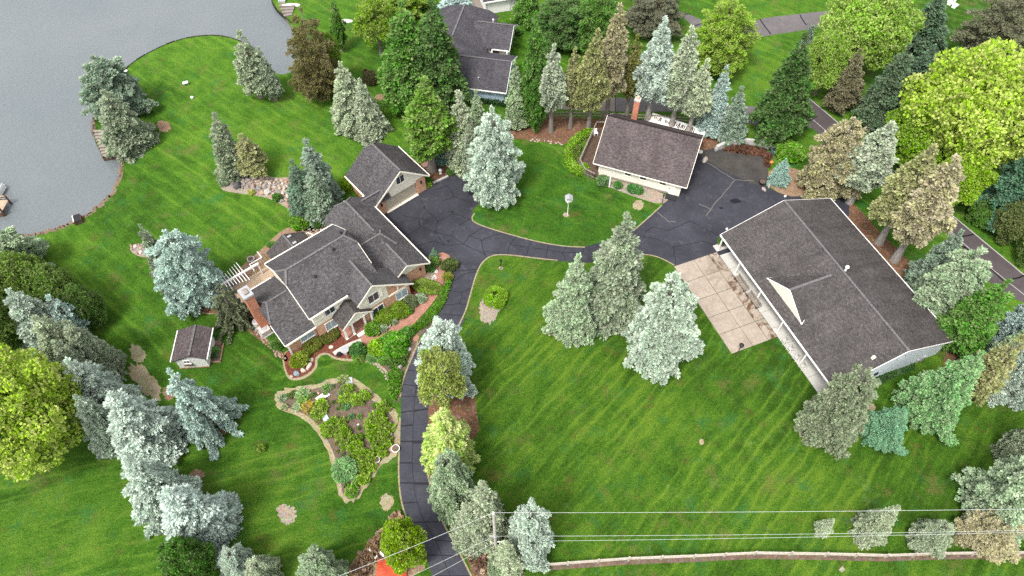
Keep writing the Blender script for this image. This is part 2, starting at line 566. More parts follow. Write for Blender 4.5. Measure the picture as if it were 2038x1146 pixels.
    w1 = t.noise(t.pos(scale=(1, 1.8, 1)), 1.4, 4, 0.6)
    w2 = t.noise(p, 5.0, 3, 0.6)
    t.bump(t.math('ADD', w1, t.math('MULTIPLY', w2, 0.5)), 0.16, 0.6)
    M_['water'] = t.m
    M_['spruce'] = foliage_mat('spruce_needles', 0.22, 0.75, 0.75)
    M_['leaf'] = foliage_mat('broad_leaves', 0.35, 0.62, 0.6)
    t = NT('bark', 0.95, 0.1)
    v = t.coord('Object', scale=(6, 6, 1.2))
    n = t.noise(v, 1.5, 5, 0.7)
    oi = t.n('ObjectInfo')
    hsv = t.n('HueSaturation'); t.l(t.step(n, 0.25, 0.75, 0.55, 1.35), hsv.inputs['Value']); t.l(oi.outputs['Color'], hsv.inputs['Color'])
    t.col(hsv.outputs[0]); t.bump(n, 0.03, 0.8)
    M_['bark'] = t.m
    t = NT('field_stone', 0.9, 0.2)
    v = t.coord('Object')
    n = t.noise(v, 2.5, 6, 0.7)
    oi = t.n('ObjectInfo')
    hsv = t.n('HueSaturation'); t.l(t.step(n, 0.25, 0.75, 0.65, 1.3), hsv.inputs['Value']); t.l(oi.outputs['Color'], hsv.inputs['Color'])
    t.col(hsv.outputs[0]); t.bump(n, 0.03, 0.6)
    M_['stone'] = t.m
mats()
def dim(keys, k):
    for q in keys:
        t = M_[q].node_tree
        b = t.nodes['Principled BSDF'].inputs['Base Color']
        m = t.nodes.new('ShaderNodeMix'); m.data_type = 'RGBA'; m.blend_type = 'MULTIPLY'; m.inputs[0].default_value = 1.0
        m.inputs[7].default_value = (k, k, k, 1)
        if b.is_linked: t.links.new(b.links[0].from_socket, m.inputs[6])
        else: m.inputs[6].default_value = b.default_value
        t.links.new(m.outputs[2], b)
dim(('lawn_west', 'lawn_front', 'lawn_sw', 'lawn_isl'), .64)
dim(('roof', 'roof_dark'), .78); dim(('roof_barn', 'roof_purple'), .70); dim(('cap',), .58)
dim(('asphalt', 'asphalt_old'), .74); dim(('asphalt_slab',), .80); dim(('road', 'road_grey', 'path_tan'), .72)
dim(('slab', 'walk', 'brickwalk'), .78); dim(('mulch_red', 'needles', 'soil', 'dry', 'pale_soil', 'chips', 'bark', 'stone', 'water'), .80)

# ================================================================== GROUND, WATER, ROADS
LAKE_Z = -0.55
shore_pix = [(-400, 520), (-150, 495), (20, 474), (50, 470), (80, 464), (110, 455), (140, 446), (157, 438), (180, 423), (203, 407), (222, 387), (232, 366),
             (239, 345), (241, 322), (234, 309), (222, 306), (205, 312), (192, 290), (184, 262), (185, 243), (190, 222), (204, 200), (224, 174), (242, 147), (262, 125),
             (300, 102), (340, 84), (380, 73), (430, 69), (468, 77), (500, 92), (522, 112), (533, 134), (548, 147), (572, 148),
             (594, 132), (598, 100), (590, 66), (567, 33), (552, 20), (545, 10), (540, 0), (537, -30), (530, -80), (500, -160), (430, -260)]
shore = W(shore_pix)
far = [Vector((-75, 330, 0)), Vector((-75, 1500, 0)), Vector((1500, 1500, 0)), Vector((1500, -500, 0)), Vector((-1500, -500, 0)), Vector((-1500, 20, 0)), Vector((-90, 66, 0))]
shore_s = smooth_poly(shore, 1, closed=False)
land_pts = [Vector((p.x, p.y, 0)) for p in shore_s] + far
bm = bmesh.new()
sheet_bm(bm, land_pts, 0.0)
ground = from_bm('ground', bm, M_['lawn_west'])
ground['kind'] = 'structure'
# bank below the lawn edge
bm = bmesh.new()
prev = None
rng = random.Random(3)
for p in shore_s:
    a = bm.verts.new((p.x, p.y, -0.003)); b = bm.verts.new((p.x + rng.uniform(-.1, .1), p.y + rng.uniform(-.1, .1), -1.6))
    if prev: bm.faces.new((prev[0], prev[1], b, a))
    prev = (a, b)
bank = from_bm('lake_bank', bm, M_['bank']); bank['kind'] = 'structure'
bm = bmesh.new()
sheet_bm(bm, [Vector((-1500, -300, 0)), Vector((60, -300, 0)), Vector((60, 1500, 0)), Vector((-1500, 1500, 0))], LAKE_Z)
# only the part the land does not cover shows; the bed lies deeper
lake = from_bm('lake', bm, M_['water']); lake['kind'] = 'structure'

# retaining edge of short timbers along the point and the far bank
M_['seawall'] = plain('wet_black_timber', (.022, .018, .015), .8, .4, 3)
def seawall(pix, label, gap=0.0):
    t = thing('timber_seawall', label, 'seawall', G(*pix[len(pix) // 2]))
    pts = smooth_poly(W(pix), 1, closed=False)
    t_inv = Matrix.Translation(-Vector(t.location))
    r = random.Random(len(pix))
    acc = []
    for a, b in zip(pts, pts[1:]):
        n = max(1, int((b - a).length / 1.5))
        for i in range(n):
            acc.append((a.lerp(b, i / n), a.lerp(b, (i + 0.93) / n)))
    for a, b in acc:
        bm = bmesh.new()
        h = r.uniform(.02, .09)
        beam(bm, t_inv @ Vector((a.x, a.y, -0.28 + h / 2)), t_inv @ Vector((b.x, b.y, -0.28 + h / 2)), 0.17, 0.62 + h)
        from_bm('timber', bm, M_['seawall'], t)
seawall([(242, 147), (262, 125), (300, 102), (340, 84), (380, 73), (430, 69), (468, 77), (500, 92)], 'dark timber seawall round the grassy point of the lake')
seawall([(580, 46), (567, 33), (552, 20), (545, 10), (540, 0), (537, -30)], 'dark timber seawall at the top beside the steps to the water')

bm = bmesh.new()
rb = random.Random(4)
ribbon(bm, [p + Vector((rb.uniform(-.25, .25), rb.uniform(-.25, .25), 0)) for p in smooth_poly(W([(30, 472), (50, 470), (80, 464), (110, 455), (140, 446), (157, 438), (180, 423), (203, 407), (222, 387), (232, 366), (239, 345), (241, 322), (236, 312)]), 3, closed=False)], .55, 0.007)
ribbon(bm, [p + Vector((rb.uniform(-.2, .2), rb.uniform(-.2, .2), 0)) for p in smooth_poly(W([(184, 262), (185, 243), (190, 222), (204, 200), (224, 174), (242, 147)]), 3, closed=False)], .5, 0.007)
o = from_bm('shore_strip', bm, M_['bank']); o['kind'] = 'structure'
# ---- lawns with their own mowing direction
sheet('lawn', [(1075, 512), (1010, 505), (975, 511), (958, 526), (948, 560), (938, 592), (925, 625), (908, 660), (890, 740), (930, 830), (925, 900), (905, 960), (930, 1060), (960, 1200), (2400, 1220), (2400, 760), (2050, 640), (1905, 700), (1720, 800), (1640, 790), (1560, 670), (1455, 710), (1342, 530), (1300, 508), (1240, 505), (1160, 520)], 0.008, M_['lawn_front'], 1)
sheet('lawn', [(-500, 1200), (-500, 760), (60, 740), (150, 800), (250, 860), (420, 850), (560, 740), (640, 712), (760, 730), (792, 800), (790, 1010), (750, 1060), (690, 1200)], 0.008, M_['lawn_sw'], 1)
sheet('lawn', [(948, 425), (938, 434), (944, 443), (980, 457), (1030, 470), (1080, 482), (1124, 489), (1164, 491), (1240, 474), (1262, 457), (1290, 433), (1316, 408), (1250, 385), (1190, 365), (1155, 350), (1120, 335), (1110, 300), (1098, 292), (1015, 280), (1000, 300), (1010, 380)], 0.008, M_['lawn_isl'], 1)

# ---- roads and lanes
sheet('neighbour_lane', [(1040, 222), (1070, 200), (1110, 192), (1170, 190), (1224, 194), (1226, 222), (1160, 220), (1100, 216)], 0.010, M_['path_tan'], 0)
sheet('neighbour_lane', [(1225, 194), (1300, 196), (1380, 200), (1440, 208), (1560, 215), (1600, 200), (1640, 250), (1560, 262), (1460, 240), (1380, 222), (1290, 222), (1225, 222)], 0.010, M_['road_grey'], 0)
bm = bmesh.new()
for x in (1092, 1140, 1181, 1224):
    ribbon(bm, [G(x, 188), G(x + 1, 222)], 0.10, 0.015)
o = from_bm('expansion_joint', bm, M_['joint']); o['kind'] = 'structure'
sheet('road', [(1590, 180), (1625, 205), (1668, 245), (1720, 290), (1810, 365), (1900, 432), (2038, 546), (2400, 840), (2330, 900), (2038, 602), (1985, 580), (1880, 450), (1700, 320), (1625, 262), (1585, 225)], 0.012, M_['road'], 0)
bm = bmesh.new()
ribbon(bm, [G(1580, 206), G(1632, 250), (G(1720, 325)), G(1886, 455), G(1970, 532), G(2020, 572), G(2200, 716)], 0.10, 0.017)
ribbon(bm, [G(1596, 184), G(1650, 229), G(1722, 292), G(1812, 367), G(1902, 434), G(2038, 547), G(2300, 765)], 0.16, 0.017)
o = from_bm('road_line', bm, M_['line']); o['kind'] = 'structure'
bm = bmesh.new()
def wig(pix, r, n=5, amp=2.0):
    out = []
    for a, b in zip(pix, pix[1:]):
        for i in range(n):
            t = i / n
            out.append((a[0] + (b[0] - a[0]) * t + r.uniform(-amp, amp), a[1] + (b[1] - a[1]) * t + r.uniform(-amp, amp)))
    out.append(pix[-1])
    return out
rr = random.Random(8)
for pl in ([(1584, 238), (1606, 243), (1626, 232)], [(1902, 486), (1918, 470), (1938, 466)], [(1918, 490), (1935, 505), (1955, 520), (2000, 562)], [(1996, 566), (2016, 556), (2040, 548)], [(1905, 480), (1920, 494)]):
    ribbon(bm, W(wig(pl, rr, 4, 1.2)), 0.22, 0.019)
o = from_bm('road_crack_sealant', bm, M_['crack']); o['kind'] = 'structure'
sheet('upper_lane', [(1338, 20), (1372, 28), (1405, 44), (1420, 60), (1470, 58), (1510, 37), (1560, 31), (1640, 22), (1760, 12), (1760, 44), (1650, 50), (1590, 62), (1530, 70), (1450, 88), (1400, 72), (1358, 32)], 0.012, M_['road_grey'], 1)
bm = bmesh.new()
for pl in ([(1512, 38), (1534, 68)], [(1592, 30), (1605, 50)], [(1356, 29), (1374, 27)], [(1382, 52), (1402, 45)]):
    ribbon(bm, W(wig(pl, rr, 4, .8)), 0.22, 0.019)
o = from_bm('lane_crack_sealant', bm, M_['crack']); o['kind'] = 'structure'

# ---- planting beds (flat soil and mulch)
sheet('mulch_bed', [(1012, 262), (1015, 240), (1050, 225), (1120, 232), (1180, 236), (1300, 242), (1380, 252), (1440, 262), (1455, 290), (1420, 330), (1380, 330), (1240, 340), (1185, 262), (1170, 262), (1150, 276), (1122, 288), (1090, 284), (1050, 278), (1020, 276)], 0.011, M_['needles'], 1)
sheet('mulch_bed', [(856, 352), (868, 365), (902, 346), (925, 352), (940, 345), (930, 330), (890, 322), (840, 318), (835, 335)], 0.012, M_['needles'], 1)
sheet('mulch_bed', [(1540, 378), (1528, 362), (1530, 335), (1580, 330), (1650, 372), (1628, 380), (1598, 390), (1577, 391), (1560, 390)], 0.014, M_['chips'], 1)
sheet('mulch_bed', [(1650, 385), (1690, 395), (1760, 470), (1830, 540), (1870, 600), (1920, 680), (1905, 720), (1875, 700), (1800, 640)], 0.011, M_['needles'], 1)
sheet('mulch_bed', [(1875, 712), (1905, 690), (1960, 745), (1930, 760), (1880, 740)], 0.013, M_['needles'], 1)
# beds round the house
sheet('mulch_bed', [(563, 700), (568, 735), (577, 752), (596, 752), (616, 742), (628, 728), (626, 714), (636, 703), (652, 701), (668, 712), (690, 714), (716, 714), (740, 700), (800, 650), (840, 610), (866, 570), (880, 520), (870, 505), (850, 512), (800, 560), (700, 640), (600, 690)], 0.012, M_['mulch_red'], 2)
sheet('dry_turf_edge', [(560, 700), (565, 737), (575, 757), (598, 757), (619, 746), (633, 729), (631, 716), (640, 707), (652, 705), (664, 715), (690, 719), (722, 719), (744, 724), (766, 738), (774, 756), (770, 775), (779, 790), (790, 775), (812, 720), (838, 676), (812, 650), (740, 690), (700, 705), (660, 690), (600, 690)], 0.010, M_['dry'], 2)
sheet('mulch_bed', [(718, 712), (745, 718), (768, 735), (778, 752), (776, 782), (783, 803), (796, 800), (797, 768), (808, 728), (822, 700), (832, 680), (826, 668), (790, 662), (760, 690), (735, 695)], 0.013, M_['soil'], 2)
sheet('mulch_bed', [(866, 498), (872, 506), (874, 530), (866, 560), (850, 575), (842, 560), (850, 530), (855, 505)], 0.014, M_['pale_soil'], 1)
sheet('mulch_bed', [(904, 528), (897, 575), (880, 612), (862, 640), (842, 668), (815, 664), (830, 645), (862, 612), (880, 572), (888, 530), (896, 512)], 0.012, M_['soil'], 2)
# patio of chips behind the house, side bed, rock pile
sheet('patio_ground', [(458, 563), (468, 542), (490, 522), (522, 494), (545, 472), (565, 455), (600, 445), (640, 450), (640, 480), (560, 520), (520, 560), (500, 600), (470, 600), (440, 590)], 0.012, M_['chips'], 2)
sheet('patio_slab', [(440, 570), (470, 556), (488, 580), (470, 600), (440, 606), (420, 596)], 0.014, M_['road_grey'], 1)
sheet('mulch_bed', [(390, 590), (412, 575), (440, 600), (500, 640), (540, 690), (575, 708), (570, 724), (548, 700), (505, 668), (470, 640), (432, 624), (404, 622), (380, 610)], 0.012, M_['needles'], 2)
sheet('dry_turf_edge', [(256, 492), (270, 484), (300, 485), (310, 505), (290, 514), (265, 506)], 0.012, M_['pale_soil'], 2)
sheet('dry_turf_edge', [(352, 600), (370, 606), (395, 624), (430, 626), (440, 618), (420, 600), (380, 590)], 0.011, M_['dry'], 2)
sheet('rock_bed', [(439, 372), (443, 356), (452, 348), (490, 350), (520, 344), (533, 350), (548, 354), (575, 352), (650, 360), (660, 420), (600, 432), (578, 418), (545, 398), (520, 391), (470, 384), (445, 380)], 0.012, M_['pale_soil'], 2)
sheet('rock_bed', [(598, 440), (640, 435), (665, 400), (672, 410), (668, 440), (650, 460), (608, 462)], 0.012, M_['soil'], 1)
# big kidney garden bed: dry edge, then soil
K = [(20, 520), (50, 480), (110, 455), (250, 440), (380, 392), (470, 387), (560, 430), (640, 510), (690, 560), (752, 600), (768, 650), (766, 850), (700, 888), (620, 970), (560, 1060), (510, 1130), (460, 1148), (405, 1112), (400, 1050), (368, 960), (356, 880), (300, 760), (230, 672), (150, 618), (40, 590)]
Kp = [(540 + x * .3316, 620 + y * .3316) for x, y in K]
_kp = smooth_poly(W(Kp), 2)
_kc = sum(_kp, Vector()) / len(_kp)
sheet('dry_turf_edge', None, 0.012, M_['dry'], 0, world_pts=[_kc + (v - _kc) * (1 + rr.uniform(-.03, .035)) for v in _kp])
kc = (690, 850)
Ki = [(60, 530), (80, 500), (130, 480), (260, 465), (400, 425), (470, 425), (530, 460), (600, 530), (670, 585), (725, 625), (740, 680), (735, 830), (670, 880), (590, 960), (530, 1050), (490, 1105), (450, 1115), (425, 1090), (420, 1030), (395, 950), (385, 870), (325, 745), (250, 645), (160, 595), (80, 575)]
garden_pix = [(540 + x * .3316, 620 + y * .3316) for x, y in Ki]
sheet('garden_bed', garden_pix, 0.016, M_['soil'], 2)
# beds and bare rings under trees
sheet('mulch_bed', [(852, 775), (905, 770), (946, 765), (948, 820), (955, 850), (948, 868), (930, 884), (905, 885), (870, 900), (852, 900)], 0.012, M_['needles'], 2)
sheet('mulch_bed', [(852, 930), (858, 975), (870, 1010), (895, 1050), (930, 1110), (945, 1160), (1010, 1160), (990, 1080), (930, 1030), (900, 1010), (885, 960), (862, 930)], 0.011, M_['needles'], 1)
sheet('dry_turf_edge', [(800, 1020), (812, 1045), (835, 1075), (850, 1150), (700, 1160), (690, 1130), (720, 1100), (740, 1070), (770, 1045), (785, 1018)], 0.012, M_['chips'], 1)
for pix, m in (([(548, 1012), (560, 1004), (580, 1006), (592, 1018), (586, 1038), (572, 1048), (556, 1038)], 'pale_soil'), ([(755, 992), (766, 982), (782, 986), (784, 1000), (772, 1020), (758, 1010)], 'dry'),
               ([(953, 600), (966, 592), (998, 604), (996, 616), (985, 640), (968, 648), (955, 635)], 'pale_soil'), ([(1119, 424), (1130, 422), (1135, 430), (1124, 434)], 'pale_soil'),
               ([(991, 533), (997, 529), (1003, 534), (996, 538)], 'pale_soil'), ([(1582, 830), (1592, 824), (1612, 850), (1606, 878), (1590, 870)], 'pale_soil'),
               ([(1725, 806), (1732, 800), (1742, 806), (1742, 818), (1730, 820)], 'dry'), ([(1262, 398), (1282, 400), (1278, 420), (1258, 416)], 'dry'),
               ([(1085, 650), (1110, 655), (1140, 668), (1120, 676), (1092, 668)], 'chips'), ([(1200, 620), (1240, 615), (1250, 630), (1215, 636)], 'needles'), ([(972, 395), (1000, 385), (1010, 398), (985, 405)], 'needles'),
               ([(250, 735), (275, 715), (300, 745), (330, 780), (310, 800), (272, 768)], 'dry'), ([(255, 680), (290, 694), (290, 720), (262, 720)], 'dry'), ([(320, 775), (340, 768), (352, 790), (330, 800)], 'chips'),
               ([(310, 245), (325, 238), (342, 246), (336, 264), (316, 262)], 'chips'), ([(372, 940), (400, 930), (410, 950), (385, 960)], 'chips'), ([(440, 840), (456, 850), (450, 866), (436, 862)], 'chips'), ([(1390, 875), (1400, 872), (1402, 885), (1392, 886)], 'dry'),
               ([(1675, 1128), (1677, 1126), (1684, 1134), (1676, 1140), (1668, 1134)], 'pale_soil'), ([(700, 245), (730, 255), (748, 264), (735, 272), (705, 260)], 'chips'), ([(742, 190), (770, 185), (778, 196), (752, 202)], 'chips')):
    pts_ = smooth_poly(W(pix), 2)
    c_ = sum(pts_, Vector()) / len(pts_)
    q_ = []
    for i_, p_ in enumerate(pts_):
        for t_ in (0, .5):
            v_ = p_.lerp(pts_[(i_ + 1) % len(pts_)], t_)
            q_.append(c_ + (v_ - c_) * rr.uniform(.80, 1.14))
    sheet('bare_patch', None, 0.018, M_[m], 0, world_pts=q_)

sheet('mulch_bed', [(1180, 348), (1195, 366), (1230, 379), (1270, 394), (1316, 408), (1336, 393), (1290, 372), (1215, 350)], 0.012, M_['pale_soil'], 1)
# ---- driveway: dark base, long worn slabs on the curve, wide court above
drv = [(759, 424), (849, 368), (861, 366), (902.5, 345), (930, 352), (942, 372), (958, 399), (940, 420), (938, 433), (943.6, 442), (980, 455), (1030, 469.5), (1080, 482), (1124, 489), (1164, 490.5), (1235, 474), (1262, 457), (1290, 432), (1317, 408), (1345, 385), (1390, 300), (1402, 316), (1440, 332), (1487, 354), (1525, 370), (1551, 384), (1575, 391), (1598, 391), (1626, 380.5), (1647, 374), (1660, 378), (1690, 400), (1690, 430), (1560, 520), (1440, 520), (1425, 503), (1343, 529.5), (1320.6, 517), (1297, 509), (1270, 508), (1200, 524), (1110, 519.5), (1080, 517), (1030, 510.5), (997, 507.8), (977, 510.5), (963.6, 520.5), (953.6, 535.5), (945, 559), (937, 589), (928.6, 619), (913.6, 650), (838, 668), (867, 636), (876, 620), (887, 599), (893, 575), (900, 544), (905, 529), (902, 516), (893, 509), (880, 502), (867, 503), (840, 515), (800, 470)]
driveway = sheet('driveway', drv, 0.022, M_['asphalt'], 0)
sheet('old_pavement', [(1385, 300), (1410, 322), (1436, 337), (1483, 359.5), (1522, 374), (1530, 362), (1528, 336), (1532, 308), (1520, 296), (1480, 285), (1440, 288), (1420, 296)], 0.024, M_['asphalt_old'], 1)
# slabs on the narrow curve
left = [(868, 634), (846, 662), (832, 682), (823, 706), (810, 736), (802, 762), (798.6, 790), (798, 831), (797, 881), (795, 931), (797, 977), (805, 1017), (820, 1047), (837, 1074), (847, 1104), (860, 1146), (880, 1220)]
right = [(926, 634), (910, 662), (898, 690), (886, 714), (872, 744), (862, 768), (856, 790), (852, 820), (849, 881), (850, 931), (857, 977), (867, 1011), (883, 1047), (903, 1081), (917, 1106), (937, 1146), (975, 1220)]
def lerp_px(a, b, t): return (a[0] + (b[0] - a[0]) * t, a[1] + (b[1] - a[1]) * t)
def along(pl, s):
    i = min(int(s), len(pl) - 2)
    return lerp_px(pl[i], pl[i + 1], s - i)
base_pix = left + right[::-1]
dbase = sheet('driveway_base', base_pix, 0.014, M_['joint'], 0)
cuts = [0, .95, 2.0, 3.05, 4.0, 5.1, 5.95, 6.75, 7.35, 7.95, 8.8, 9.65, 10.6, 11.75, 12.9, 14.0, 15.0, 16.0]
for i in range(len(cuts) - 1):
    for lane in range(2):
        ta, tb = ((0.0, 0.455), (0.475, 1.0))[lane]
        g0 = 0.03
        off = (0.0, 0.05)[lane] if i in (3, 7, 9, 11) else 0.0
        s0, s1 = cuts[i] + g0 + off, cuts[i + 1] - g0 + (off if i + 1 < len(cuts) - 1 else 0)
        ks = [s0, (s0 + s1) / 2, s1]
        L = [lerp_px(along(left, min(s, 16)), along(right, min(s, 16)), ta) for s in ks]
        Rr_ = [lerp_px(along(left, min(s, 16)), along(right, min(s, 16)), tb) for s in ks]
        bm = bmesh.new()
        pts = [G(x, y, 0.03) for x, y in L + Rr_[::-1]]
        slab_poly(bm, pts, 0.03)
        from_bm('asphalt_slab', bm, M_['asphalt_slab'], dbase)
rc = random.Random(21)
bm = bmesh.new()
for pl in ([(790, 455), (812, 468), (838, 452), (866, 462), (900, 470)], [(838, 452), (832, 435), (800, 428)], [(812, 468), (822, 492), (850, 498)], [(866, 462), (872, 440), (905, 425), (935, 436)], [(872, 440), (850, 420), (838, 400)], [(900, 470), (906, 452), (935, 436)],
           [(900, 470), (922, 486), (934, 470), (962, 452)], [(822, 492), (862, 480), (886, 488), (922, 486)], [(886, 488), (866, 462)], [(934, 470), (958, 478), (962, 500), (968, 512)], [(958, 478), (1000, 464)], [(922, 486), (945, 497), (968, 506)], [(962, 500), (1010, 505), (1014, 486), (1030, 470)],
           [(1014, 486), (1052, 492), (1058, 478)], [(1048, 512), (1052, 492)], [(1060, 493), (1090, 498), (1092, 485)], [(1086, 516), (1090, 498), (1120, 502), (1126, 490)], [(1120, 502), (1125, 518)], [(1120, 502), (1160, 504), (1162, 492)], [(900, 540), (955, 536)], [(894, 578), (920, 582), (944, 570)], [(920, 582), (914, 604), (882, 608)], [(914, 604), (932, 608)], [(880, 625), (926, 628)], [(905, 560), (925, 545), (953, 540)],
           [(880, 400), (905, 392), (940, 405)], [(905, 392), (890, 370), (858, 380)], [(1283, 462), (1300, 452), (1330, 458), (1375, 440)], [(1262, 468), (1310, 476), (1340, 492), (1345, 525)], [(1375, 440), (1400, 455), (1436, 470)], [(1340, 492), (1400, 480), (1425, 490)]):
    q = W(wig(pl, rc, 4, 1.0))
    ribbon(bm, q, 0.075, 0.031)
from_bm('asphalt_crack', bm, M_['crack'], driveway)
bm = bmesh.new()
for pl in ([(1408, 324), (1440, 344), (1462, 358), (1452, 372), (1418, 410), (1406, 430)], [(1390, 405), (1418, 418)], [(1308, 422), (1330, 440), (1345, 442)], [(1462, 358), (1500, 360)], [(760, 425), (849, 370)]):
    ribbon(bm, W(wig(pl, rc, 4, 1.0)), 0.09, 0.032)
from_bm('pale_crack', bm, M_['pale_crack'], driveway)
bm = bmesh.new()
for x, y, w in ((1464, 400, .75), (1436, 414, .3), (900, 422, .3), (893, 480, .25)):
    c = G(x, y)
    sheet_bm(bm, [Vector((c.x + math.cos(a) * w * rc.uniform(.7, 1.2), c.y + math.sin(a) * w * .55 * rc.uniform(.7, 1.2), 0)) for a in [k * math.pi / 5 for k in range(10)]], 0.033)
from_bm('oil_stain', bm, M_['crack'], driveway)
# thin worn turf edging along the drive
bm = bmesh.new()
for pl in ([(945, 424), (938, 434), (944, 443.5), (980, 456.5), (1030, 471), (1080, 483.5), (1124, 490.5), (1164, 492)], [(1262, 458), (1290, 433.5), (1317, 409)], [(1110, 518), (1080, 515.5), (1030, 509), (997, 506.3), (977, 509), (962, 519.5), (952, 535), (943.5, 559), (935.5, 589), (927, 619), (912, 650)], [(1342, 528), (1320, 515.5), (1297, 507.5), (1275, 506.5)],
           [(796, 831), (795, 881), (793, 931), (795, 977), (803, 1017), (818, 1047)], [(851, 941), (858.5, 977.5), (868.5, 1011), (885, 1047.6), (905, 1081), (938, 1146)], [(868, 637), (832, 683), (822, 707), (808.5, 737), (800, 764), (796.6, 790)]):
    ribbon(bm, smooth_poly(W(pl), 2, closed=False), 0.16, 0.036)
o = from_bm('drive_edging', bm, M_['dry']); o['kind'] = 'structure'

# ---- concrete pad (15 slabs) and walkway beside the long outbuilding
BO = Vector((34.67, 33.53, 0)); BYAW = R(111.573)
Bd = Vector((math.cos(BYAW), math.sin(BYAW), 0)); Bn = Vector((math.sin(BYAW), -math.cos(BYAW), 0))    # along the ridge, across to the far eave
PO = Vector((25.45, 39.43, 0))
pad = thing('concrete_pad', 'stained concrete pad of large slabs beside the long outbuilding', 'concrete pad', PO, BYAW)
pad['kind'] = 'structure'
PL, PW = 13.6, 6.25
rowf = [0, .205, .39, .59, .80, 1.0]
colf = [0, .46, .80, 1.0]
for i in range(5):
    for j in range(3):
        bm = bmesh.new()
        x0, x1 = PL * rowf[i] + .03, PL * rowf[i + 1] - .03
        y0, y1 = -PW * colf[j] - .03, -PW * colf[j + 1] + .03
        h = 0.06 + random.Random(i * 7 + j).uniform(-.006, .006)
        box(bm, ((x0 + x1) / 2, (y0 + y1) / 2, 0), (x1 - x0, y0 - y1, h))
        o = from_bm('slab', bm, M_['slab'], pad)
        o.color = (0.95 if j == 2 else (0.30 if (j == 1 and i >= 3) else 0.10), 0, 0, 1)
walk = thing('walkway', 'pale concrete walkway along the front of the long outbuilding', 'walkway', PO, BYAW)
walk['kind'] = 'structure'
x = -10.5
k = 0
while x < PL + .4:
    L = 2.35
    bm = bmesh.new()
    box(bm, (x + L / 2 - .02, -PW - 2.30, 0), (min(L, PL + .45 - x) - .035, 4.5, 0.075 + .004 * (k % 3)))
    from_bm('slab', bm, M_['walk'], walk)
    x += L; k += 1
# brick walk to the front door
bw = [(880, 502), (893, 507), (897, 514), (890, 530), (883, 562), (872, 588), (852, 615), (828, 640), (815, 655), (830, 664), (836, 672), (828, 682), (806, 670), (790, 662), (768, 678), (742, 690), (727, 692), (716, 672), (722, 664), (742, 674), (768, 660), (800, 632), (835, 605), (855, 578), (865, 548), (870, 520), (868, 506)]
bm = bmesh.new()
sheet_bm(bm, smooth_poly(W(bw), 1), 0.05)
uvl = bm.loops.layers.uv.new('UVMap')
for f in bm.faces:
    for l in f.loops: l[uvl].uv = (l.vert.co.x * .5, l.vert.co.y * .5)
o = from_bm('brick_path', bm, M_['brickwalk']); o['kind'] = 'structure'
bm = bmesh.new()
ribbon(bm, smooth_poly(W([(664, 704), (680, 694), (700, 684), (722, 676)]), 1, False), 0.55, 0.04)
o = from_bm('stone_path', bm, M_['walk']); o['kind'] = 'structure'
sheet('shed_pad', [(423, 676), (442, 678), (438, 691), (420, 690)], 0.03, M_['brickwalk'], 0)

# ================================================================== BUILDINGS
def auto_uv(bm):
    uvl = bm.loops.layers.uv.new('UVMap')
    bm.normal_update()
    for f in bm.faces:
        n = f.normal
        if abs(n.z) > 0.97: h, s = Vector((1, 0, 0)), Vector((0, 1, 0))
        else:
            h = Vector((-n.y, n.x, 0)).normalized()
            s = n.cross(h)
        for l in f.loops: l[uvl].uv = (l.vert.co.dot(h), l.vert.co.dot(s))
def uv_obj(name, bm, mat, parent):
    auto_uv(bm)
    return from_bm(name, bm, mat, parent)
TH = 0.16
def gable_polys(x0, x1, y0, y1, ze, zr, axis='x', ridge=None, jk=(0, 0), jf=0.76):
    """roof outline polygons; ridge runs along axis; jk clips the gable peaks back into small hips"""
    u0, u1, v0, v1 = (x0, x1, y0, y1) if axis == 'x' else (y0, y1, x0, x1)
    vm = (v0 + v1) / 2 if ridge is None else ridge
    out = []
    zj = ze + (zr - ze) * jf
    for vs, sgn in ((v0, 1), (v1, -1)):
        vj = vs + (vm - vs) * jf
        p = [(u0, vs, ze), (u1, vs, ze)]
        if jk[1]: p += [(u1, vj, zj), (u1 - jk[1], vm, zr)]
        else: p += [(u1, vm, zr)]
        if jk[0]: p += [(u0 + jk[0], vm, zr), (u0, vj, zj)]
        else: p += [(u0, vm, zr)]
        out.append(p)
    for k, u, s in ((0, u0, 1), (1, u1, -1)):
        if jk[k]:
            out.append([(u, v0 + (vm - v0) * jf, zj), (u, v1 + (vm - v1) * jf, zj), (u + s * jk[k], vm, zr)])
    if axis == 'y': out = [[(b, a, z) for a, b, z in p] for p in out]
    return out
def roof(parent, polys, mat, off, name='roof'):
    bm = bmesh.new()
    for p in polys: slab_poly(bm, [Vector(q) - off for q in p], TH)
    return uv_obj(name, bm, mat, parent)
def caps(parent, lines, off, mat, w=0.24):
    """ridge and hip shingles, laid piece after piece"""
    bm = bmesh.new()
    for a, b in lines:
        a, b = Vector(a) - off, Vector(b) - off
        n = max(1, int((b - a).length / 0.42))
        for i in range(n):
            p, q = a.lerp(b, i / n), a.lerp(b, (i + .94) / n)
            beam(bm, p + Vector((0, 0, .03)), q + Vector((0, 0, .055)), w, 0.05)
    o = from_bm('ridge_cap', bm, mat, parent)
    o['kind'] = 'stuff'
    return o
def fascia(parent, lines, off, mat, w=0.13, h=0.20, name='gutter'):
    for a, b in lines:
        bm = bmesh.new()
        beam(bm, Vector(a) - off - Vector((0, 0, .09)), Vector(b) - off - Vector((0, 0, .09)), w, h)
        from_bm(name, bm, mat, parent)
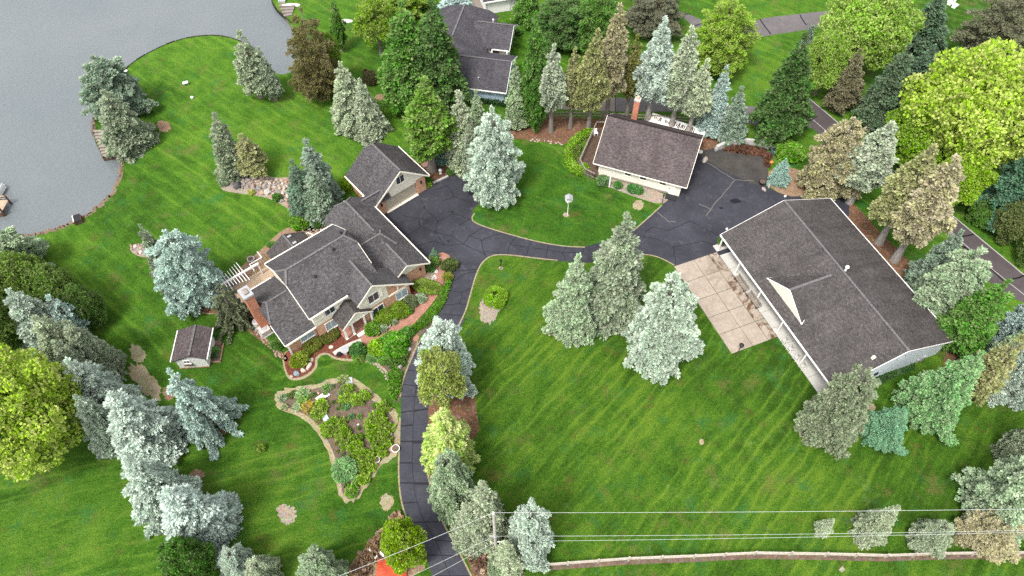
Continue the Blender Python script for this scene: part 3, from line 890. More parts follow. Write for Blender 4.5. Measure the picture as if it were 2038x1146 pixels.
def window(parent, c, nrm, w, h, panes=2, frame=None, glass=None, shutters=False, off=Vector(), arch=False):
    """window on a wall: c = centre on the wall plane, nrm = outward horizontal direction"""
    nrm = Vector(nrm).normalized()
    t = Vector((-nrm.y, nrm.x, 0))
    c = Vector(c) - off
    M = Matrix(((t.x, nrm.x, 0, c.x), (t.y, nrm.y, 0, c.y), (0, 0, 1, c.z), (0, 0, 0, 1)))
    bm = bmesh.new()
    fw = 0.08
    for s in (-1, 1): box(bm, (s * (w / 2 + fw / 2), 0.03, -h / 2 - fw), (fw, 0.08, h + 2 * fw), 0, M)
    for z in (-h / 2 - fw, h / 2): box(bm, (0, 0.032, z), (w, 0.082, fw), 0, M)
    for k in range(1, panes): box(bm, (-w / 2 + w * k / panes, 0.03, -h / 2), (0.06, 0.07, h), 0, M)
    fr = from_bm('window', bm, frame or M_['white'], parent)
    for k in range(panes):
        bm = bmesh.new()
        box(bm, (-w / 2 + w * (k + .5) / panes, 0.02, -h / 2), (w / panes - 0.06, 0.04, h), 0, M)
        from_bm('pane', bm, glass or M_['glass'], fr)
    bm = bmesh.new()
    box(bm, (0, 0.06, -h / 2 - fw - .06), (w + .2, 0.12, .05), 0, M)
    from_bm('sill', bm, frame or M_['white'], fr)
    if shutters:
        for s in (-1, 1):
            bm = bmesh.new()
            box(bm, (s * (w / 2 + fw + .26), 0.03, -h / 2 - .05), (0.42, 0.06, h + .1), 0, M)
            for q in range(6): box(bm, (s * (w / 2 + fw + .26), 0.07, -h / 2 + h * q / 6 + .05), (0.34, 0.03, h / 9), 0, M)
            from_bm('shutter', bm, M_['trim'], parent)
    return fr
def pipe(parent, p, off, r=0.07, h=0.45, mat=None, cap=True, name='vent_pipe'):
    p = Vector(p) - off
    bm = bmesh.new()
    cyl(bm, p - Vector((0, 0, .2)), p + Vector((0, 0, h)), r, r, 10)
    if cap: cyl(bm, p + Vector((0, 0, h)), p + Vector((0, 0, h + .12)), r * 1.9, r * 1.5, 10)
    return from_bm(name, bm, mat or M_['grey'], parent)

# ------------------------------------------------ the brick and cream house (x = along the front, y = back)
HY = R(40.5)
off = Vector((16.0, 51.0, 0))
hw = Matrix.Rotation(HY, 4, 'Z') @ off
house = thing('house', 'two storey brick and cream house with charcoal roofs and attached garage', 'house', hw, HY)
def h_gable(*a, **k): return gable_polys(*a, **k)
Mr = M_['roof']
HX = 18.75
main = h_gable(9.45, HX, 45.6, 55.6, 5.4, 8.6, 'x', None, (.9, .9))
roof(house, main, Mr, off)
caps(house, [((10.4, 50.6, 8.6), (17.85, 50.6, 8.6)), ((9.45, 49.4, 7.84), (10.35, 50.6, 8.6)), ((9.45, 51.8, 7.84), (10.35, 50.6, 8.6)), ((HX, 49.4, 7.84), (17.85, 50.6, 8.6)), ((HX, 51.8, 7.84), (17.85, 50.6, 8.6))], off, M_['cap'])
fascia(house, [((9.45, 55.66, 5.4), (HX, 55.66, 5.4)), ((9.45, 45.54, 5.4), (14.4, 45.54, 5.4))], off, M_['trim'])
fascia(house, [((9.42, 45.6, 5.36), (9.42, 49.4, 7.8)), ((9.42, 55.6, 5.36), (9.42, 51.8, 7.8)), ((HX + .03, 55.6, 5.36), (HX + .03, 51.8, 7.8)), ((HX + .03, 47.0, 6.3), (HX + .03, 49.4, 7.8))], off, M_['trim'], .05, .22, 'barge_board')
# west wing
ww = h_gable(5.9, 9.9, 46.05, 55.45, 2.85, 5.05, 'x', 50.9, (1.05, 0), .55)
roof(house, ww, Mr, off)
caps(house, [((6.95, 50.9, 5.05), (9.6, 50.9, 5.05)), ((5.9, 48.72, 4.06), (6.95, 50.9, 5.05)), ((5.9, 52.95, 4.06), (6.95, 50.9, 5.05))], off, M_['cap'], .2)
fascia(house, [((5.9, 46.0, 2.85), (9.85, 46.0, 2.85)), ((5.9, 55.5, 2.85), (9.4, 55.5, 2.85))], off, M_['trim'])
fascia(house, [((5.86, 46.05, 2.83), (5.86, 48.72, 4.0)), ((5.86, 55.45, 2.83), (5.86, 52.95, 4.0))], off, M_['white'], .06, .24, 'barge_board')
# front cross gable, long slope down to the right
fg = [[(16.8, 43.75, 7.1), (16.8, 48.7, 7.1), (18.7, 46.9, 5.52), (21.9, 46.6, 2.86), (21.9, 43.75, 2.86)], [(16.8, 43.75, 7.1), (14.5, 43.75, 5.06), (14.5, 45.6, 5.06), (16.8, 48.7, 7.1)]]
roof(house, fg, Mr, off)
caps(house, [((16.8, 43.75, 7.1), (16.8, 48.3, 7.1))], off, M_['cap'])
fascia(house, [((16.8, 43.72, 7.06), (21.9, 43.72, 2.83)), ((16.8, 43.72, 7.06), (14.5, 43.72, 5.03))], off, M_['trim'], .05, .2, 'barge_board')
# connector between the two roofs
cn = h_gable(18.0, 22.35, 46.6, 54.6, 2.9, 5.28, 'x', 50.75)
cn.append([(22.35, 50.75, 5.28), (23.5, 48.9, 4.02), (22.35, 48.6, 4.0)])
cn.append([(22.35, 50.75, 5.28), (23.5, 52.5, 4.02), (23.5, 48.9, 4.02)])
roof(house, cn, Mr, off)
caps(house, [((18.6, 50.75, 5.28), (22.35, 50.75, 5.28)), ((22.35, 50.75, 5.28), (23.4, 49.0, 4.1)), ((22.35, 50.75, 5.28), (22.9, 51.7, 4.7))], off, M_['cap'])
# right wing
rw = h_gable(18.9, 25.2, 44.95, 59.1, 2.85, 5.0, 'y', 22.1, (0, 1.0), .6)
roof(house, rw, Mr, off)
caps(house, [((22.1, 51.8, 5.0), (22.1, 58.1, 5.0)), ((22.1, 44.95, 5.0), (22.1, 49.2, 5.0)), ((22.1, 58.1, 5.0), (20.8, 59.1, 4.14)), ((22.1, 58.1, 5.0), (23.3, 59.1, 4.14))], off, M_['cap'])
fascia(house, [((25.26, 44.95, 2.85), (25.26, 57.0, 2.85))], off, M_['trim'])
fascia(house, [((22.1, 44.92, 4.96), (25.2, 44.92, 2.83)), ((22.1, 44.92, 4.96), (20.4, 44.92, 3.75))], off, M_['trim'], .05, .18, 'barge_board')
# link and garage
lk = h_gable(22.6, 27.8, 56.9, 59.25, 2.85, 4.1, 'x', 57.7)
roof(house, lk, Mr, off)
caps(house, [((24.0, 57.7, 4.1), (27.4, 57.7, 4.1))], off, M_['cap'], .25)
fascia(house, [((23.6, 59.3, 2.85), (25.4, 59.3, 2.85))], off, M_['trim'])
gr = h_gable(25.25, 33.9, 56.75, 64.0, 2.85, 6.45, 'y', 29.75, (0, .9), .78)
roof(house, gr, Mr, off)
caps(house, [((29.75, 56.8, 6.45), (29.75, 63.1, 6.45)), ((29.75, 63.1, 6.45), (28.75, 64, 5.66)), ((29.75, 63.1, 6.45), (30.65, 64, 5.66))], off, M_['cap'])
fascia(house, [((33.95, 56.75, 2.85), (33.95, 64.0, 2.85)), ((25.2, 59.3, 2.85), (25.2, 64.0, 2.85))], off, M_['trim'])
fascia(house, [((29.75, 56.72, 6.4), (33.9, 56.72, 2.82)), ((29.75, 56.72, 6.4), (25.25, 56.72, 2.82))], off, M_['trim'], .05, .2, 'barge_board')
# sun room at the back
sr = h_gable(10.8, 16.1, 54.9, 59.2, 2.85, 4.35, 'y', 13.5)
roof(house, sr, M_['roof_barn'], off)
caps(house, [((13.5, 56.0, 4.35), (13.5, 59.2, 4.35))], off, M_['cap'], .2)
bm = bmesh.new()
for yy in (57.2, 58.5): box(bm, (14.0 - off.x, yy - off.y, 4.12), (.5, .3, .12))
from_bm('roof_vent', bm, M_['grey'], house)
# entrance portico
pr = h_gable(11.95, 16.05, 43.7, 46.2, 2.75, 4.4, 'y', 14.0)
roof(house, pr, M_['roof_barn'], off)
bm = bmesh.new()
profile(bm, [(12.1 - off.x, 2.7), (15.9 - off.x, 2.7), (14.0 - off.x, 4.2)], 43.85 - off.y, 43.97 - off.y)
from_bm('portico_gable', bm, M_['trim'], house)
fascia(house, [((14.0, 43.67, 4.36), (16.05, 43.67, 2.72)), ((14.0, 43.67, 4.36), (11.95, 43.67, 2.72))], off, M_['trim'], .05, .16, 'barge_board')
for x in (12.2, 13.2, 14.85, 15.8):
    bm = bmesh.new()
    box(bm, (x - off.x, 43.95 - off.y, .3), (.2, .2, 2.4)); box(bm, (x - off.x, 43.95 - off.y, .25), (.3, .3, .15)); box(bm, (x - off.x, 43.95 - off.y, 2.55), (.3, .3, .14))
    from_bm('column', bm, M_['white'], house)
bm = bmesh.new(); box(bm, (14 - off.x, 43.95 - off.y, 2.55), (4.0, .22, .22)); from_bm('portico_beam', bm, M_['white'], house)
bm = bmesh.new(); box(bm, (14 - off.x, 44.9 - off.y, 0), (4.1, 2.2, .30)); uv_obj('porch_floor', bm, M_['brickwalk'], house)
bm = bmesh.new(); box(bm, (14.3 - off.x, 43.55 - off.y, 0), (1.9, .45, .2)); from_bm('door_step', bm, M_['trim'], house)
fr = None
bm = bmesh.new(); box(bm, (14 - off.x, 45.92 - off.y, .3), (1.7, .14, 2.2)); fr = from_bm('front_door', bm, M_['white'], house)
bm = bmesh.new(); box(bm, (14 - off.x, 45.84 - off.y, .35), (.95, .06, 2.05)); from_bm('door_leaf', bm, M_['brick_red'], fr)
# walls
def hbox(name, x0, x1, y0, y1, z0, z1, mat, m=None):
    bm = bmesh.new()
    box(bm, ((x0 + x1) / 2 - off.x, (y0 + y1) / 2 - off.y, z0), (x1 - x0, y1 - y0, z1 - z0))
    return uv_obj(name, bm, mat, house)
hbox('brick_wall', 9.85, 18.4, 46.0, 55.2, 0, 2.72, M_['brick'])
bm = bmesh.new(); profile(bm, [(46.0 - off.y, 2.72), (55.2 - off.y, 2.72), (55.2 - off.y, 5.3), (51.9 - off.y, 7.45), (49.3 - off.y, 7.45), (46.0 - off.y, 5.3)], 9.85 - off.x, 18.4 - off.x, 'x'); from_bm('siding_wall', bm, M_['cream'], house)
hbox('brick_wall', 6.25, 9.84, 46.45, 55.1, 0, 2.7, M_['brick'])
bm = bmesh.new(); profile(bm, [(46.45 - off.y, 2.7), (55.1 - off.y, 2.7), (52.8 - off.y, 3.75), (49.0 - off.y, 3.75)], 6.25 - off.x, 9.84 - off.x, 'x'); from_bm('siding_wall', bm, M_['cream'], house)
hbox('corner_board', 6.14, 6.34, 46.36, 46.62, 0, 2.7, M_['white'])
hbox('brick_wall', 14.85, 21.5, 44.2, 47.0, 0, 2.7, M_['brick'])
bm = bmesh.new(); profile(bm, [(14.85 - off.x, 2.7), (18.6 - off.x, 2.7), (18.6 - off.x, 5.36), (16.8 - off.x, 6.86), (14.85 - off.x, 5.1)], 44.17 - off.y, 47.0 - off.y); from_bm('siding_wall', bm, M_['cream'], house)
bm = bmesh.new(); profile(bm, [(18.6 - off.x, 2.7), (21.5 - off.x, 2.7), (21.5 - off.x, 2.9), (18.6 - off.x, 5.3)], 44.2 - off.y, 47.0 - off.y); uv_obj('brick_wall', bm, M_['brick'], house)
hbox('trim_band', 18.6, 21.5, 44.1, 44.2, 2.55, 2.75, M_['trim'])
hbox('trim_band', 19.9, 20.08, 44.12, 44.2, 2.75, 3.9, M_['trim'])
hbox('brick_wall', 19.3, 24.8, 45.6, 58.8, 0, 2.6, M_['brick'])
bm = bmesh.new(); profile(bm, [(19.3 - off.x, 2.6), (24.8 - off.x, 2.6), (24.8 - off.x, 2.85), (22.1 - off.x, 4.75), (19.3 - off.x, 2.85)], 45.57 - off.y, 58.6 - off.y); from_bm('siding_wall', bm, M_['cream'], house)
hbox('brick_wall', 24.8, 25.75, 57.2, 58.9, 0, 2.7, M_['brick'])
# garage walls with the big opening
hbox('brick_wall', 25.75, 27.0, 57.3, 63.6, 0, 2.7, M_['brick'])
hbox('brick_wall', 32.0, 33.5, 57.3, 63.6, 0, 2.7, M_['brick'])
hbox('brick_wall', 27.0, 32.0, 63.2, 63.6, 0, 2.7, M_['brick'])
bm = bmesh.new(); profile(bm, [(25.75 - off.x, 2.7), (27.0 - off.x, 2.7), (27.0 - off.x, 2.35), (32.0 - off.x, 2.35), (32.0 - off.x, 2.7), (33.5 - off.x, 2.7), (33.5 - off.x, 2.95), (31.0 - off.x, 5.1), (28.5 - off.x, 5.1), (25.75 - off.x, 2.95)], 57.27 - off.y, 63.5 - off.y); from_bm('siding_wall', bm, M_['cream'], house)
bm = bmesh.new(); profile(bm, [(28.5 - off.x, 5.1), (31.0 - off.x, 5.1), (29.75 - off.x, 6.15)], 57.27 - off.y, 61.5 - off.y); from_bm('siding_wall', bm, M_['cream'], house)
gd = hbox('garage_door', 27.0, 32.0, 57.55, 57.65, 0, 2.35, M_['beige'])
for k in range(4):
    bm = bmesh.new(); box(bm, (29.5 - off.x, 57.53 - off.y, .04 + k * .58), (4.9, .06, .54)); from_bm('door_panel', bm, M_['beige'], gd)
hbox('door_threshold', 26.95, 32.05, 57.1, 57.5, 0, .06, M_['trim'])
for x in (26.4, 32.75):
    bm = bmesh.new(); box(bm, (x - off.x, 57.2 - off.y, 1.75), (.18, .2, .34)); cyl(bm, (x - off.x, 57.2 - off.y, 2.08), (x - off.x, 57.2 - off.y, 2.22), .13, .03, 8); from_bm('wall_lantern', bm, M_['black'], house)
bm = bmesh.new(); box(bm, (24.1 - off.x, 45.5 - off.y, 1.7), (.18, .2, .34)); from_bm('wall_lantern', bm, M_['black'], house)
F = (0, -1, 0)
window(house, (29.75, 57.27, 4.5), F, 1.15, 1.2, 2, M_['trim'], None, False, off)
bm = bmesh.new(); cyl(bm, (29.75 - off.x, 57.2 - off.y, 5.36), (29.75 - off.x, 57.26 - off.y, 5.36), .34, .34, 14); from_bm('arched_light', bm, M_['brick_red'], house)
window(house, (12.0, 46.0, 4.25), F, 1.25, 1.25, 2, M_['white'], None, True, off)
window(house, (16.75, 44.17, 4.3), F, 1.35, 1.35, 2, M_['white'], None, True, off)
window(house, (16.9, 44.2, 1.55), F, 1.5, 1.25, 2, M_['white'], None, False, off)
window(house, (20.3, 44.2, 1.6), F, 1.5, 1.4, 2, M_['white'], M_['glass_pale'], False, off)
window(house, (8.65, 46.45, 1.75), F, 1.7, 1.25, 2, M_['white'], M_['glass_pale'], False, off)
window(house, (11.6, 46.0, 1.6), F, 1.4, 1.4, 2, M_['white'], M_['glass_pale'], False, off)
# sun room glass walls
for x0 in (11.2, 13.45):
    bm = bmesh.new(); box(bm, (x0 + 1.1 - off.x, 58.95 - off.y, .3), (2.2, .1, 2.4)); from_bm('window', bm, M_['glass_pale'], house)
hbox('siding_wall', 11.1, 15.8, 55.2, 58.9, 0, 2.75, M_['cream'])
# chimney of the west wing
ch = hbox('chimney', 5.15, 6.15, 51.3, 52.7, 0, 6.9, M_['brick_red'])
bm = bmesh.new(); box(bm, (5.65 - off.x, 52.0 - off.y, 6.9), (1.2, 1.6, .28)); from_bm('chimney_cap', bm, M_['grey'], ch)
bm = bmesh.new(); box(bm, (5.65 - off.x, 52.0 - off.y, 7.18), (.5, .8, .2)); from_bm('flue', bm, M_['wood_grey'], ch)
for p in ((12.6, 48.6, 7.2), (16.0, 49.9, 8.1), (18.0, 51.6, 7.9)): pipe(house, p, off, .09, .3, M_['black'])
# ---------------- deck with pergola behind the west wing
deck = thing('deck', 'tan plank deck between the back wing and the sun room', 'deck', Matrix.Rotation(HY, 4, 'Z') @ Vector((7.3, 57.4, 0)), HY)
do = Vector((7.3, 57.4, 0))
for k in range(13):
    bm = bmesh.new(); y = 55.65 + k * .29
    box(bm, (7.9 - do.x, y - do.y, .45), (5.6, .26, .06)); from_bm('board', bm, M_['wood_tan'], deck)
for x, y in ((5.3, 55.7), (5.3, 59.0), (8.0, 59.0), (10.5, 59.0)):
    bm = bmesh.new(); box(bm, (x - do.x, y - do.y, 0), (.14, .14, .45)); from_bm('post', bm, M_['wood_grey'], deck)
for a, b in (((8.6, 60.4), (10.3, 60.4)), ((8.6, 60.4), (8.6, 59.2)), ((10.3, 60.4), (10.3, 61.6)), ((14.9, 61.3), (15.9, 60.1)), ((15.9, 60.1), (16.8, 60.1)), ((16.8, 60.1), (17.2, 59.2))):
    bm = bmesh.new(); beam(bm, (a[0] - do.x, a[1] - do.y, 1.2), (b[0] - do.x, b[1] - do.y, 1.2), .09, .09)
    n = max(2, int((Vector(a) - Vector(b)).length / .3))
    for i in range(n + 1):
        q = Vector(a).lerp(Vector(b), i / n); box(bm, (q.x - do.x, q.y - do.y, .2), (.05, .05, 1.0))
    from_bm('railing', bm, M_['white'], deck)
perg = thing('pergola', 'white slatted pergola over the deck with one long beam', 'pergola', Matrix.Rotation(HY, 4, 'Z') @ Vector((6.3, 58.6, 0)), HY)
po = Vector((6.3, 58.6, 0))
bm = bmesh.new(); beam(bm, (3.3 - po.x, 58.6 - po.y, 2.6), (9.3 - po.x, 58.6 - po.y, 2.6), .22, .24); from_bm('beam', bm, M_['white'], perg)
for x in (3.5, 5.2, 9.2):
    bm = bmesh.new(); box(bm, (x - po.x, 58.6 - po.y, 0), (.16, .16, 2.55)); from_bm('post', bm, M_['white'], perg)
for k in range(11):
    x = 3.7 + k * .36; L = (.5 + .12 * k)
    bm = bmesh.new(); beam(bm, (x - po.x, 58.6 - L - po.y, 2.78), (x - po.x, 58.6 + L - po.y, 2.78), .07, .13); from_bm('slat', bm, M_['white'], perg)

# ------------------------------------------------ long outbuilding
barn = thing('outbuilding', 'long pale blue outbuilding with brown grey roof and cream front dormer', 'outbuilding', BO, BYAW)
BL, BW_, bhe, bhr = 23.07, 16.5, 2.83, 5.8
z0 = Vector()
br = [[(0, 0, bhe), (BL, 0, bhe), (BL, -BW_ / 2, bhr), (0, -BW_ / 2, bhr)], [(0, -BW_, bhe), (BL, -BW_, bhe), (BL, -BW_ / 2, bhr), (0, -BW_ / 2, bhr)]]
roof(barn, br, M_['roof_barn'], z0)
caps(barn, [((.05, -BW_ / 2, bhr), (BL - .05, -BW_ / 2, bhr))], z0, M_['cap'], .26)
fascia(barn, [((0, .06, bhe), (BL, .06, bhe)), ((0, -BW_ - .06, bhe), (BL, -BW_ - .06, bhe))], z0, M_['white'], .12, .16)
for x in (-.03, BL + .03):
    fascia(barn, [((x, 0, bhe - .02), (x, -BW_ / 2, bhr - .02)), ((x, -BW_, bhe - .02), (x, -BW_ / 2, bhr - .02))], z0, M_['white'], .05, .2, 'barge_board')
bm = bmesh.new()
profile(bm, [(-2.5, 0), (-2.5, bhe + .55), (-BW_ / 2, bhr - .28), (-BW_ + .85, bhe - .0), (-BW_ + .85, 0)], .18, BL - .2, 'x')
from_bm('siding_wall', bm, M_['bluewhite'], barn)
# dormer: world positions of its corners, carried into the building's frame
Bi = (Matrix.Translation(BO) @ Matrix.Rotation(BYAW, 4, 'Z')).inverted()
def on_roof(px, py):
    d = ray(px, py); o = Vector((0, 0, CAM_H))
    p0 = Bi @ o; dv = Bi.to_3x3() @ d
    # plane z = bhe + (-y)*(slope)
    sl = (bhr - bhe) / (BW_ / 2)
    t = (bhe - sl * p0.y - p0.z) / (dv.z + sl * dv.y)
    return p0 + dv * t
dl, dr, db = on_roof(1527, 553.5), on_roof(1594.9, 645), on_roof(1659.6, 547)
dy = (dl.y + dr.y) / 2
zf = bhe + (bhr - bhe) / (BW_ / 2) * (-dy)
dm = (dl.x + dr.x) / 2
zp = bhe + (bhr - bhe) / (BW_ / 2) * (-db.y)
dpolys = [[(dl.x, dy, zf + .06), (dm, dy, zp + .06), (dm, db.y, zp + .06)], [(dr.x, dy, zf + .06), (dm, dy, zp + .06), (dm, db.y, zp + .06)]]
roof(barn, dpolys, M_['roof_barn'], z0, 'dormer_roof')
caps(barn, [((dm, dy, zp + .06), (dm, db.y + .3, zp + .06))], z0, M_['cap'], .3)
bm = bmesh.new(); profile(bm, [(dl.x + .12, zf - .02), (dr.x - .12, zf - .02), (dm, zp - .06)], dy + .02, dy - .5); from_bm('dormer_gable', bm, M_['cream2'], barn)
for e_ in (dl, dr):
    bm = bmesh.new(); beam(bm, (e_.x, dy + .05, zf + .02), (dm, dy + .05, zp + .01), .08, .12); from_bm('barge_board', bm, M_['white'], barn)
def on_plane_z(px, py, z): return Bi @ G(px, py, z)
q = on_roof(1682, 537); pipe(barn, (q.x, -BW_ / 2 - .35, bhr - .15), z0, .12, .75, M_['white'])
q = on_roof(1737, 713); bm = bmesh.new(); box(bm, (q.x, q.y, q.z - .1), (.3, .3, .45)); from_bm('roof_vent', bm, M_['trim'], barn)
# gable wall fittings
for yy, zz, r in ((-8.4, 4.0, .55),):
    bm = bmesh.new()
    for k in range(16):
        a0, a1 = k * math.pi / 8, (k + 1) * math.pi / 8
        beam(bm, (.16, yy + r * math.cos(a0), zz + r * .8 * math.sin(a0)), (.16, yy + r * math.cos(a1), zz + r * .8 * math.sin(a1)), .06, .05)
    from_bm('wall_ring', bm, M_['grey'], barn)
bm = bmesh.new(); box(bm, (.12, -6.2, 1.6), (.16, .4, .4)); from_bm('wall_vent', bm, M_['black'], barn)
bm = bmesh.new(); box(bm, (.1, -13.3, .2), (.25, .5, .9)); box(bm, (.1, -12.6, .2), (.2, .25, .6)); from_bm('meter_box', bm, M_['grey'], barn)
for x0 in (.35, 4.9, 9.5, 14.1, 18.7, BL - .35):
    bm = bmesh.new(); box(bm, (x0, -.25, .05), (.15, .15, 2.65)); from_bm('porch_post', bm, M_['white'], barn)
# doors on the walkway side
for x0, w in ((18.6, 1.1), (14.9, 2.8), (11.4, 2.8), (8.0, 1.1)):
    bm = bmesh.new(); box(bm, (x0 + w / 2, -2.45, .06), (w, .12, 2.2)); from_bm('door', bm, M_['white'], barn)

# ------------------------------------------------ cottage with deck
CY = R(-20.8)
CO = Vector((11.10, 67.9, 0))
cot = thing('cottage', 'ivory sided cottage under a steep mauve shingle roof with brick chimney', 'cottage', CO, CY)
CLn = 12.95
cr = gable_polys(0, CLn, 0, 10.8, 2.45, 6.45, 'x')
roof(cot, cr, M_['roof_purple'], z0)
caps(cot, [((.05, 5.4, 6.45), (CLn - .05, 5.4, 6.45))], z0, M_['roof_purple'], .26)
fascia(cot, [((0, -.04, 2.45), (CLn, -.04, 2.45))], z0, M_['trim'], .1, .1)
for x in (-.03, CLn + .03): fascia(cot, [((x, 0, 2.42), (x, 5.4, 6.42)), ((x, 10.8, 2.42), (x, 5.4, 6.42))], z0, M_['trim'], .05, .2, 'barge_board')
bm = bmesh.new(); profile(bm, [(.45, 0), (.45, 2.5), (5.4, 6.15), (10.35, 2.5), (10.35, 0)], .75, CLn - .7, 'x'); from_bm('siding_wall', bm, M_['cream2'], cot)
for x in (4.9, 7.0, 9.75):
    window(cot, (x, .45, 1.72), F, .85, .62, 1, M_['trim'])
bm = bmesh.new(); box(bm, (11.15, .42, .1), (.95, .1, 2.0)); d_ = from_bm('door', bm, M_['trim'], cot)
bm = bmesh.new(); box(bm, (10.8, .34, 1.1), (.1, .1, .1)); from_bm('door_handle', bm, M_['black'], d_)
bm = bmesh.new(); box(bm, (6.0, .40, .05), (9.6, .08, .28)); from_bm('foundation_band', bm, M_['wood_grey'], cot)
bm = bmesh.new(); box(bm, (11.3, -.15, 0), (1.5, .9, .16)); from_bm('door_mat', bm, M_['black'], cot)
cbm = bmesh.new(); box(cbm, (3.2, 8.6, 0), (.75, .75, 7.5)); chm = uv_obj('chimney', cbm, M_['brick_red'], cot)
bm = bmesh.new(); box(bm, (3.2, 8.6, 7.5), (.85, .85, .18)); from_bm('chimney_cap', bm, M_['walk'], chm)
bm = bmesh.new(); cyl(bm, (3.2, 8.6, 7.68), (3.2, 8.6, 8.1), .24, .2, 10); from_bm('chimney_pot', bm, M_['brick'], chm)
# side deck
cd = thing('deck', 'dark weathered deck with grey rail on the left of the mauve roofed cottage', 'deck', CO, CY)
Ci = (Matrix.Translation(CO) @ Matrix.Rotation(CY, 4, 'Z')).inverted()
dk = [(1153, 318), (1164, 288), (1177, 264), (1200, 258), (1215, 262), (1205, 335), (1190, 345), (1182, 340), (1160, 322)]
for k in range(10):
    bm = bmesh.new(); x = -2.0 + k * .30
    y0_, y1_ = (-.3 + max(0, 1.2 - k * .3), 9.0) if k < 8 else (-.4, 9.2)
    box(bm, (x, (y0_ + y1_) / 2, .5), (.27, y1_ - y0_, .06)); from_bm('board', bm, M_['wood_dark'], cd)
rail = [(-2.15, 9.1), (-2.15, 1.0), (-.9, -.55), (.6, -.9)]
for a, b in zip(rail, rail[1:]):
    bm = bmesh.new(); beam(bm, (a[0], a[1], 1.5), (b[0], b[1], 1.5), .14, .07)
    n = max(2, int((Vector(a) - Vector(b)).length / .22))
    for i in range(n): q = Vector(a).lerp(Vector(b), i / n); box(bm, (q.x, q.y, .2), (.05, .05, 1.3))
    beam(bm, (a[0], a[1], .7), (b[0], b[1], .7), .06, .06)
    from_bm('railing', bm, M_['wood_grey'], cd)
bm = bmesh.new(); beam(bm, (-2.15, 9.1, 1.5), (.2, 9.9, 1.5), .12, .08); from_bm('railing', bm, M_['wood_pale'], cd)
# white corner post on the front lawn side
ps = tag(from_bm('porch_post', (lambda b: (box(b, (0, 0, 0), (.16, .16, 2.3)), b)[1])(bmesh.new()), M_['white']), 'white post standing before the front wall of the ivory cottage', 'post')
ps.location = G(1212, 372)

# ------------------------------------------------ garden shed
SO = Vector((-38.5, 41.45, 0)); SY = R(-90 + 4.6)
shed = thing('garden_shed', 'small white garden shed with mauve grey roof on the lawn', 'shed', SO, SY)
sl_ = 4.15; sw_ = 3.95
sp = [[(0, 0, 2.0), (sl_, 0, 2.0), (sl_, 2.35, 2.95), (0, 2.35, 2.95)], [(0, sw_, 2.05), (sl_, sw_, 2.05), (sl_, 2.35, 2.95), (0, 2.35, 2.95)]]
roof(shed, sp, M_['roof_purple'], z0)
caps(shed, [((.05, 2.35, 2.95), (sl_ - .05, 2.35, 2.95))], z0, M_['cap'], .22)
fascia(shed, [((0, -.04, 2.0), (sl_, -.04, 2.0)), ((0, sw_ + .04, 2.05), (sl_, sw_ + .04, 2.05))], z0, M_['white'], .12, .14)
bm = bmesh.new(); profile(bm, [(.35, 0), (.35, 2.0), (2.35, 2.75), (3.6, 2.05), (3.6, 0)], .35, sl_ - .2, 'x'); from_bm('siding_wall', bm, M_['white_sid'], shed)
bm = bmesh.new(); box(bm, (2.15, 1.9, 0), (3.75, 3.4, .16)); from_bm('footing', bm, M_['chips'], shed)
wf = window(shed, (sl_ - .2, 1.55, 1.45), (1, 0, 0), .6, .45, 2, M_['white'])
bm = bmesh.new(); box(bm, (sl_ - .05, 1.6, .92), (.26, .9, .16)); from_bm('flower_box', bm, M_['wood_dark'], shed)
bm = bmesh.new(); box(bm, (1.2, 3.66, .1), (.85, .1, 1.7)); from_bm('door', bm, M_['white'], shed)
window(shed, (2.7, 3.6, 1.2), (0, 1, 0), .6, .7, 1, M_['white'])

# ------------------------------------------------ neighbour's house at the top
NY = R(-10.9)
NO = Vector((-7.1, 83.3, 0))
nb = thing('house', 'blue sided neighbour house with slate grey gables half hidden by trees', 'house', NO, NY)
nr = gable_polys(-5.0, 6.35, 0, 8.9, 2.7, 5.1, 'x', 4.2)
nr += gable_polys(-1.5, 4.9, 9.9, 16.9, 2.7, 4.7, 'x', 13.6)
nr += gable_polys(-8.6, 1.4, 4.0, 18.6, 2.7, 5.6, 'y', -3.6, (0, 2.2), .3)
roof(nb, nr, M_['roof_dark'], z0)
caps(nb, [((-4, 4.2, 5.1), (6.3, 4.2, 5.1)), ((-1, 13.6, 4.7), (4.85, 13.6, 4.7)), ((-3.6, 8, 5.6), (-3.6, 16.4, 5.6))], z0, M_['cap'])
fascia(nb, [((-5, -.05, 2.7), (6.35, -.05, 2.7)), ((2.2, 9.85, 2.7), (4.9, 9.85, 2.7)), ((2.2, 9.85, 2.7), (2.2, 8.95, 2.7))], z0, M_['white'], .12, .16)
fascia(nb, [((6.38, 0, 2.66), (6.38, 4.2, 5.06)), ((6.38, 8.9, 2.66), (6.38, 4.2, 5.06)), ((4.93, 9.9, 2.66), (4.93, 13.6, 4.66)), ((4.93, 16.9, 2.66), (4.93, 13.6, 4.66))], z0, M_['white'], .05, .2, 'barge_board')
bm = bmesh.new(); profile(bm, [(.5, 0), (.5, 2.7), (4.2, 4.75), (8.4, 2.7), (8.4, 0)], -4.7, 5.9, 'x'); from_bm('siding_wall', bm, M_['blue'], nb)
bm = bmesh.new(); profile(bm, [(10.3, 0), (10.3, 2.7), (13.6, 4.4), (16.4, 2.7), (16.4, 0)], -1, 4.5, 'x'); from_bm('siding_wall', bm, M_['cream2'], nb)
bm = bmesh.new(); profile(bm, [(-8.1, 0), (-8.1, 2.7), (-3.6, 5.2), (.9, 2.7), (.9, 0)], 8.0, 16.0); from_bm('siding_wall', bm, M_['cream2'], nb)
bm = bmesh.new(); box(bm, (3.6, 9.4, 0), (2.6, 1.5, .2)); from_bm('porch_floor', bm, M_['walk'], nb)
